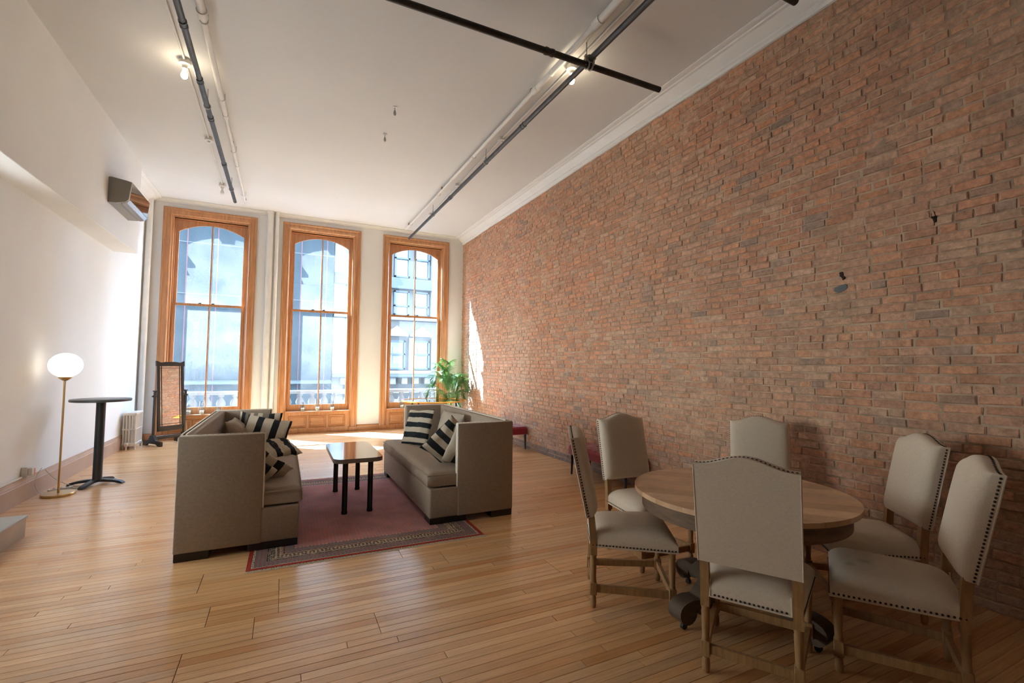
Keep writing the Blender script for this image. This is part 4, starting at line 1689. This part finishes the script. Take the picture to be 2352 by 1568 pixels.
# cheval mirror
ma = math.atan2(.74, .67) - radians(6)
mir = thing('cheval_mirror', 'dark wooden standing mirror with notched crest beside the left window', 'mirror', (-1.90, 10.82, 0), ma)
hw_ = .275                                     # posts at local x = -+hw_, the glass looks to local -y
for s in (-1, 1):
    bm = NB()
    box(bm, s * hw_ - .018, s * hw_ + .018, -.018, .018, .08, .985, .004, 1)
    box(bm, s * hw_ - .03, s * hw_ + .03, -.026, .026, .985, 1.005, .004, 1)
    finish('post', bm, M_BLACKW, mir)
    bm = NB()
    pr = [(-.25, 0), (-.25, .075), (-.20, .085), (-.10, .10), (-.045, .19), (.045, .19), (.10, .10), (.20, .085), (.25, .075), (.25, 0), (.17, 0), (.12, .035), (-.12, .035), (-.17, 0)]
    prism(bm, [(s * hw_ - .022, y, z) for y, z in pr], (.044, 0, 0))
    finish('foot', bm, M_BLACKW, mir)
bm = NB()
box(bm, -hw_, hw_, -.012, .012, .10, .165, .004, 1)
finish('stretcher', bm, M_BLACKW, mir)
tilt = Matrix.Translation((0, 0, .93)) @ Matrix.Rotation(radians(-5), 4, 'X') @ Matrix.Translation((0, 0, -.93))
fw = .238
bm = NB()
vs_ = []
vs_ += box(bm, -fw, -fw + .045, -.014, .014, .25, 1.49)
vs_ += box(bm, fw - .045, fw, -.014, .014, .25, 1.49)
vs_ += box(bm, -fw, fw, -.014, .014, .25, .34)
n = 16
for k in range(n):
    xa, xb = -fw - .015 + (2 * fw + .03) * k / n, -fw - .015 + (2 * fw + .03) * (k + 1) / n
    f = lambda x: 1.535 + .018 * (abs(x) / fw) ** 3 - .02 * math.exp(-((abs(x) - .17) / .045) ** 2)
    c0 = [(xa, -.018, 1.455), (xb, -.018, 1.455), (xb, -.018, f(xb)), (xa, -.018, f(xa))]
    st = len(bm.verts)
    prism(bm, c0, (0, .034, 0))
    bm.verts.ensure_lookup_table()
    vs_ += [bm.verts[i] for i in range(st, len(bm.verts))]
for v in vs_:
    v.co = tilt @ v.co
fr = finish('frame', bm, M_BLACKW, mir)
bm = NB()
for v in box(bm, -fw + .044, fw - .044, -.004, .006, .338, 1.457):
    v.co = tilt @ v.co
finish('mirror_glass', bm, M_MIRROR, fr)
bm = NB()
vs_ = []
for x in (-fw + .075, fw - .075):
    vs_ += box(bm, x - .005, x + .005, -.010, -.003, .338, 1.457)
for z in (.375, 1.42):
    vs_ += box(bm, -fw + .044, fw - .044, -.010, -.003, z - .004, z + .004)
for v in vs_:
    v.co = tilt @ v.co
finish('inlay_bars', bm, M_BLACKW, fr)
for s in (-1, 1):
    bm = NB()
    cyl(bm, (s * (hw_ - .04), 0, .90), (s * (hw_ + .05), 0, .90), .010, n=10)
    lathe(bm, [(.018, 0), (.022, .01), (.012, .02), (0, .022)], 10, mtx=Matrix.Translation((s * (hw_ + .018), 0, .90)) @ Matrix.Rotation(s * pi / 2, 4, 'Y'))
    finish('pivot_knob', bm, M_BLACKM, mir, smooth=50)

# low platform at the left edge
pf = thing('low_platform', 'low step with a pale top and beige front along the left wall', 'step', (-2.24, 4.2, 0))
bm = NB()
box(bm, -.245, .268, -1.7, 1.375, 0, .165)
finish('step_body', bm, M_PLATF, pf)
bm = NB()
box(bm, -.245, .277, -1.7, 1.385, .165, .187, .004, 1)
finish('tread', bm, M_PLATTOP, pf)

# ------------------------------------------------------------------ air conditioner
ac = thing('air_conditioner', 'grey wall air conditioner with a mirror-like front below the ceiling', 'air conditioner', (XB, 8.0, 3.69))
pr = [(0, .0), (0, .345), (.03, .352), (.20, .325), (.257, .31), (.232, .067), (.20, .03), (.113, .006)]
bm = NB()
prism(bm, [(x, 0, z) for x, z in pr], (0, .93, 0))
finish('body_shell', bm, M_ACG, ac)
bm = NB()
prism(bm, [(.259, .006, .306), (.236, .006, .072), (.228, .006, .072), (.250, .006, .306)], (0, .918, 0))
finish('front_panel', bm, M_ACF, ac)
bm = NB()
prism(bm, [(.231, .01, .064), (.20, .01, .026), (.15, .01, .010), (.15, .01, .003), (.205, .01, .018), (.238, .01, .062)], (0, .91, 0))
finish('louvre', bm, M_ACL, ac)
bm = NB()
box(bm, .146, .150, .01, .92, .002, .012)
prism(bm, [(.228, .02, .052), (.236, .02, .061), (.232, .02, .066), (.224, .02, .056)], (0, .89, 0))
finish('air_slot', bm, M_BLACKG, ac)
bm = NB()
prism(bm, [(.262, -.002, .308), (.252, -.002, .312), (.226, -.002, .066), (.195, -.002, .03), (.10, -.002, .006), (.10, -.002, .0), (.20, -.002, .022), (.236, -.002, .062)], (0, .008, 0))
finish('edge_trim', bm, M_RAD, ac)

# ------------------------------------------------------------------ pipes and fixtures under the ceiling
def pipe(name, label, a, b, r, m, couplings=(), hangers=(), cm=None):
    a, b = Vector(a), Vector(b)
    t = thing(name, label, 'pipe', a)
    d = b - a
    bm = NB()
    cyl(bm, (0, 0, 0), d, r, n=18)
    finish('pipe_run', bm, m, t, smooth=40)
    u = d.normalized()
    for s in couplings:
        bm = NB()
        p = u * s
        tube(bm, [p - u * .045, p - u * .045, p - u * .02, p - u * .018, p + u * .018, p + u * .02, p + u * .045, p + u * .045],
             [r, r * 1.22, r * 1.22, r * 1.1, r * 1.1, r * 1.22, r * 1.22, r], 16)
        finish('coupling', bm, cm or m, t, smooth=40)
    for s in hangers:
        p = u * s
        bm = NB()
        cyl(bm, p + Vector((0, 0, r + .03)), p + Vector((0, 0, H - a.z)), .006, n=8)
        h_ = finish('hanger_rod', bm, M_STEEL, t, smooth=40)
        bm = NB()
        n = 18
        ring = [p + Vector((0, 0, r * .0)) + (Vector((u.y, -u.x, 0)) * cos(2 * pi * k / n) + Vector((0, 0, 1)) * sin(2 * pi * k / n)) * (r + .004) for k in range(n + 1)]
        for q in (-.008, .008):
            tube(bm, [x + u * q for x in ring], .006, 6)
        cyl(bm, p + Vector((0, 0, r)), p + Vector((0, 0, r + .05)), .012, n=8)
        finish('clamp', bm, M_STEEL, h_, smooth=40)
    return t
PZ = 4.60
pipe('ceiling_pipe', 'grey steel pipe hung below the ceiling above the left sofa', (-.90, -1.0, PZ), (-.928, 10.22, PZ), .029, M_PIPE, (6.0, 6.95, 7.83, 9.35), (7.52, 10.5))
pipe('ceiling_pipe', 'long grey steel pipe hung below the ceiling near the brick wall', (2.668, -1.0, PZ), (2.655, 11.22, PZ), .029, M_PIPE, (6.2, 9.1), (4.80, 7.42, 10.2))
pipe('ceiling_pipe', 'black steel pipe crossing below the ceiling from side to side', (-1.6, 3.79, 4.541), (3.58, 3.745, 4.541), .030, M_BPIPE, (3.80,))
pipe('ceiling_pipe', 'black pipe end poking in at the top edge near the cornice', (1.9, 2.31, 4.541), (3.69, 2.31, 4.541), .030, M_BPIPE)
cl = thing('pipe_clamp', 'steel swivel clamp joining the two crossing ceiling pipes', 'clamp', (2.662, 3.755, 4.57))
bm = NB()
for ax in (0, 1):
    n = 16
    c_ = Vector((0, 0, .03)) if ax == 0 else Vector((0, 0, -.03))
    u = Vector((0, 1, 0)) if ax == 0 else Vector((1, 0, 0))
    v = Vector((1, 0, 0)) if ax == 0 else Vector((0, 1, 0))
    for q in (-.022, .022):
        tube(bm, [c_ + u * q + (v * cos(2 * pi * k / n) + Vector((0, 0, 1)) * sin(2 * pi * k / n)) * .037 for k in range(n + 1)], .009, 6)
    box(bm, -.05, .05, -.05, .05, c_.z - .006, c_.z + .006) if ax == 0 else None
finish('clamp_ring', bm, M_STEEL, cl, smooth=50)
bm = NB()
for sx, sy in ((.055, .02), (-.055, -.02), (.02, -.055)):
    cyl(bm, (sx, sy, -.05), (sx, sy, .06), .008, n=8)
    cyl(bm, (sx, sy, .03), (sx, sy, .045), .015, n=6)
finish('bolt', bm, M_STEEL, cl, smooth=50)

def white_pipe(label, x0, x1, y0, y1, zc, r, steps, hooks, heads):
    t = thing('sprinkler_pipe', label, 'pipe', (0, 0, zc))
    X = lambda y: x0 + (x1 - x0) * (y - y0) / (y1 - y0)
    ys = [y0] + [s[0] for s in steps] + [y1]
    rr = [r] + [s[1] for s in steps]
    for a, b, q in zip(ys, ys[1:], rr):
        bm = NB()
        cyl(bm, (X(a), a, 0), (X(b), b, 0), q, n=14)
        finish('pipe_run', bm, M_WPIPE, t, smooth=40)
    for s in steps:
        bm = NB()
        cyl(bm, (X(s[0]), s[0] - .05, 0), (X(s[0]), s[0] + .05, 0), s[2], n=14)
        finish('coupling', bm, M_WPIPE, t, smooth=40)
    for y in hooks:
        bm = NB()
        hook = [(X(y) + .035, y, H - zc), (X(y) + .035, y, .02), (X(y) + .034, y, -.01), (X(y) + .015, y, -.034), (X(y) - .015, y, -.034), (X(y) - .034, y, -.008)]
        tube(bm, hook, .005, 6)
        finish('hook', bm, M_WPIPE, t, smooth=40)
    for y in heads:
        bm = NB()
        lathe(bm, [(.018, .0), (.018, .035), (.011, .04), (.011, .065), (.022, .068), (.022, .072), (0, .072)], 12, (X(y), y, .02))
        finish('sprinkler_head', bm, mat('brass_head', (.3, .19, .12), .4, .7), t, smooth=40)
white_pipe('white sprinkler pipe tight below the ceiling left of the middle', -.76, -.79, -1, 10.75, 4.745, .036, ((5.0, .03, .045), (7.0, .022, .034), (8.75, .018, .028)), (5.1, 6.55, 8.1, 10.15), (4.6, 7.9, 10.6))
white_pipe('white sprinkler pipe tight below the ceiling beside the long grey pipe', 2.56, 2.52, -1, 11.0, 4.745, .036, ((3.45, .032, .046), (4.65, .026, .04), (7.6, .018, .028)), (4.3, 6.6, 8.4, 10.5), (4.75, 8.2, 10.7))

def conduit(label, pts):
    t = thing('conduit', label, 'conduit', (0, 0, 0))
    bm = NB()
    tube(bm, [(x, y, H - .018) for x, y in pts], .011, 8)
    finish('conduit_run', bm, M_WPIPE, t, smooth=40)
conduit('thin white conduit feeding the bulb holders above the left sofa', [(-1.06, -1), (-1.065, 6), (-1.082, 8), (-1.109, 9.9)])
conduit('thin white conduit feeding the boxes along the long grey pipe', [(2.71, -1), (2.726, 4.2), (2.73, 6), (2.75, 7.9), (2.777, 9.8)])

def fixture(label, x, y, kind):
    t = thing('ceiling_fixture', label, 'light fixture', (x, y, H))
    bm = NB()
    lathe(bm, [(.055, 0), (.055, -.04), (.050, -.045), (0, -.045)], 8)
    finish('junction_box', bm, M_WPIPE, t)
    if kind:
        bm = NB()
        lathe(bm, [(.058, -.045), (.058, -.055), (.035, -.062), (.026, -.075), (.024, -.10), (0, -.10)], 20)
        finish('lamp_holder', bm, M_PORC, t, smooth=40)
        bm = NB()
        lathe(bm, [(.013, -.098), (.014, -.115), (.018, -.13), (.028, -.155), (.032, -.175), (.028, -.195), (.015, -.208), (0, -.211)], 18)
        finish('bulb', bm, M_BULB if kind == 2 else M_BULB_OFF, t, smooth=60)
    else:
        bm = NB()
        lathe(bm, [(.060, -.045), (.060, -.050), (.02, -.056), (.018, -.075), (0, -.078)], 16)
        finish('cover_plate', bm, M_PORC, t, smooth=40)
fixture('lit bare bulb in a porcelain holder beside the left ceiling pipe', -1.065, 5.99, 2)
fixture('capped round ceiling box beside the left pipe, between lit and unlit bulbs', -1.082, 7.95, 0)
fixture('unlit bare bulb in porcelain holder near the end of the left pipe', -1.109, 9.90, 1)
fixture('lit bare bulb in a porcelain holder beside the pipe crossing', 2.726, 4.17, 2)
fixture('capped ceiling box along the long pipe, next one past the lit bulb', 2.73, 6.0, 0)
fixture('capped ceiling box along the long pipe, midway to the windows', 2.75, 7.92, 0)
fixture('capped ceiling box along the long pipe, nearest to the windows', 2.777, 9.77, 0)
for x, y, lb in ((1.176, 5.89, 'small ceiling hook in the bare middle ceiling, nearer to the crossing pipe'), (1.198, 6.66, 'small ceiling hook in the bare middle ceiling, nearer to the windows')):
    t = thing('ceiling_hook', lb, 'hook', (x, y, H))
    bm = NB()
    lathe(bm, [(.028, 0), (.028, -.006), (.005, -.010), (.005, -.04), (0, -.042)], 12)
    finish('hook_stem', bm, M_STEEL, t, smooth=40)
    bm = NB()
    lathe(bm, [(.004, -.038), (.012, -.055), (.018, -.085), (.014, -.105), (0, -.115)], 12)
    finish('weight', bm, M_STEEL, t, smooth=50)

# riser pipes on the window wall
def riser(label, x, y, r, cap=True):
    t = thing('riser_pipe', label, 'pipe', (x, y, 0))
    bm = NB()
    cyl(bm, (0, 0, 0), (0, 0, H), r, n=20)
    finish('pipe_run', bm, M_WPIPE, t, smooth=40)
    if cap:
        bm = NB()
        lathe(bm, [(r * 1.25, H - .004), (r * 1.25, H - .014), (r * 1.1, H - .05), (r, H - .05)], 20)
        finish('escutcheon', bm, M_WPIPE, t, smooth=40)
riser('thick white riser pipe on the wall between the left and middle windows', -.345, 11.262, .062)
riser('thin white riser pipe just right of the thick one by middle window', -.215, 11.262, .036)
riser('white riser pipe in the corner behind the radiator', -2.445, 11.24, .05)

# ------------------------------------------------------------------ candles on the sills
gl0 = wx0 = None
CAND = [(-1.69, .20, 'left window sill, nearest the mirror'), (-1.465, .265, 'left window sill, the middle one'), (-1.175, .145, 'left window sill, nearest the white pipes'),
        (.410, .20, 'middle window sill, on the left'), (.715, .262, 'middle window sill, in the centre'), (1.026, .215, 'middle window sill, on the right'),
        (2.60, .15, 'right window sill, beside the right sofa')]
for x, h, where in CAND:
    g = thing('candle_holder', 'clear glass cylinder candle holder on the ' + where, 'candle holder', (x, D + .05, .478), 0, 'glass candle holders on the window sills')
    bm = NB()
    n = 20
    rings = []
    for r, z in ((0.0, .001), (.045, .001), (.045, h), (.0425, h), (.0425, .006), (0.0, .006)):
        rings.append((r, z))
    lathe(bm, rings, 24)
    finish('glass', bm, M_CGLASS, g, smooth=40)
    c = thing('candle', 'short cream pillar candle inside the glass on the ' + where, 'candle', (x, D + .05, .4845), 0, 'candles on the window sills')
    bm = NB()
    hh = .058 + rng.uniform(0, .02)
    lathe(bm, [(.0385, 0), (.0395, .004), (.0395, hh - .004), (.036, hh), (.02, hh - .006), (0, hh - .007)], 20)
    finish('wax', bm, M_WAX, c, smooth=40)
    bm = NB()
    cyl(bm, (0, 0, hh - .01), (.002, 0, hh + .006), .0012, n=5)
    finish('wick', bm, M_BLACKW, c)

# ------------------------------------------------------------------ glass table and potted palm by the right window
gt = thing('glass_table', 'round amber-edged glass table behind the right sofa by the palm', 'table', (3.02, 10.10, 0))
bm = NB()
lathe(bm, [(0, .738), (.672, .738), (.672, .752), (0, .752)], 56)
finish('tabletop', bm, M_TGLASS, gt, smooth=40)
bm = NB()
ringmesh(bm, .671, .70, .735, .756, 64)
finish('rim_band', bm, M_AMBER, gt, smooth=40)
for a in (140, 215, 320, 45):
    bm = NB()
    cyl(bm, (.52 * cos(radians(a)), .52 * sin(radians(a)), 0), (.52 * cos(radians(a)), .52 * sin(radians(a)), .737), .02, n=12)
    finish('leg', bm, M_BLACKM, gt, smooth=40)
bm = NB()
for a in (45, 140):
    ca, sa = cos(radians(a)), sin(radians(a))
    cyl(bm, (.52 * ca, .52 * sa, .16), (-.52 * ca, -.52 * sa, .16), .01, n=8)
finish('stretcher', bm, M_BLACKM, gt, smooth=40)

palm = thing('potted_palm', 'green potted areca palm in the corner by the right window', 'plant', (3.62, 10.82, 0))
bm = NB()
lathe(bm, [(0, .0), (.13, .0), (.145, .02), (.175, .30), (.19, .305), (.19, .335), (.172, .335), (.168, .30), (0, .295)], 32)
finish('pot', bm, M_POT, palm, smooth=40)
bm = NB()
lathe(bm, [(.168, .296), (.12, .305), (0, .31)], 24)
finish('soil', bm, M_SOIL, palm, smooth=60)
R2 = random.Random(21)
def frond(az, height, reach, droop):
    bm = NB()
    d = Vector((cos(az), sin(az), 0))
    b0 = Vector((R2.uniform(-.06, .06), R2.uniform(-.06, .06), .30))
    ctrl = [b0, b0 + d * reach * .12 + Vector((0, 0, height * .45)), b0 + d * reach * .42 + Vector((0, 0, height * .85)), b0 + d * reach * .75 + Vector((0, 0, height)), b0 + d * reach + Vector((0, 0, height - droop))]
    sp_ = spline(ctrl, 8)
    n = len(sp_)
    tube(bm, sp_, [.007 * (1 - .75 * i / n) for i in range(n)], 5)
    st = finish('frond', bm, M_STEM, palm, smooth=60)
    bm = NB()
    side = d.cross(Vector((0, 0, 1))).normalized()
    m = 34
    for i in range(m):
        f = .34 + .66 * (i + .5) / m
        k = min(n - 2, int(f * (n - 1)))
        p = sp_[k].lerp(sp_[k + 1], f * (n - 1) - k)
        tn = (sp_[k + 1] - sp_[k]).normalized()
        L_ = (.30 * sin(pi * min(1, (f - .30) / .62) * .9 + .25) + .05) * R2.uniform(.85, 1.1)
        for s in (-1, 1):
            dirv = (tn * .85 + side * s * .70 + Vector((0, 0, .22))).normalized()
            w_ = .0075
            nrm = dirv.cross(Vector((0, 0, 1)))
            nrm = nrm.normalized() if nrm.length > 1e-4 else side
            pts = []
            for q in (0, .3, .65, 1):
                c_ = p + dirv * L_ * q + Vector((0, 0, -L_ * .42 * q * q))
                ww = w_ * (1 - (2 * q - .7) ** 2 * .5) if q < 1 else .0008
                if q == 0:
                    ww = w_ * .45
                pts.append((c_ - nrm * ww, c_ + Vector((0, 0, -.004)), c_ + nrm * ww))
            vv = [[bm.verts.new(x) for x in r] for r in pts]
            for a, b in zip(vv, vv[1:]):
                for e in (0, 1):
                    bm.faces.new((a[e], a[e + 1], b[e + 1], b[e]))
    for v in bm.verts:                         # leaves bend where they meet the wall, the window and the table
        v.co.x = min(v.co.x, 4.085 - 3.62)
        v.co.y = min(v.co.y, 11.22 - 10.82)
    finish('leaflets', bm, M_LEAF, st, recalc=False)
def safe_az():
    return R2.uniform(0, 2 * pi)
for az_d, h_, re, dr in ((190, 1.22, .40, .06), (150, 1.02, .45, .2), (205, .95, .62, .22), (235, .95, .60, .25), (262, 1.0, .55, .22), (285, .92, .50, .2), (310, .85, .42, .25),
                         (330, .95, .32, .15), (350, .8, .34, .2), (20, .95, .28, .12), (60, .9, .30, .1), (110, 1.0, .35, .15), (175, .72, .62, .3), (215, .62, .60, .3),
                         (245, .55, .55, .28), (275, .58, .55, .3), (300, .5, .45, .25), (225, 1.15, .32, .05), (250, 1.28, .26, .02), (170, 1.30, .18, .0), (320, .6, .4, .2)):
    frond(radians(az_d + R2.uniform(-6, 6)), h_, re, dr)

# ------------------------------------------------------------------ light portals in the three window openings (they emit nothing themselves)
for c in WC:
    pl = bpy.data.lights.new('window_portal', 'AREA')
    pl.shape = 'RECTANGLE'
    pl.size, pl.size_y = 1.27, 4.0
    pl.cycles.is_portal = True
    po = bpy.data.objects.new('window_portal', pl)
    COL.objects.link(po)
    po.location = (c, D + .25, 2.47)
    po.rotation_euler = (radians(-90), 0, 0)
pl = bpy.data.lights.new('window_portal', 'AREA')  # portal for the added side window
pl.shape = 'RECTANGLE'
pl.size, pl.size_y = LW[1] - LW[0], LW[3] - LW[2]
pl.cycles.is_portal = True
po = bpy.data.objects.new('window_portal', pl)
COL.objects.link(po)
po.location = (XL - .22, (LW[0] + LW[1]) / 2, (LW[2] + LW[3]) / 2)
po.rotation_euler = (radians(90), 0, radians(-90))
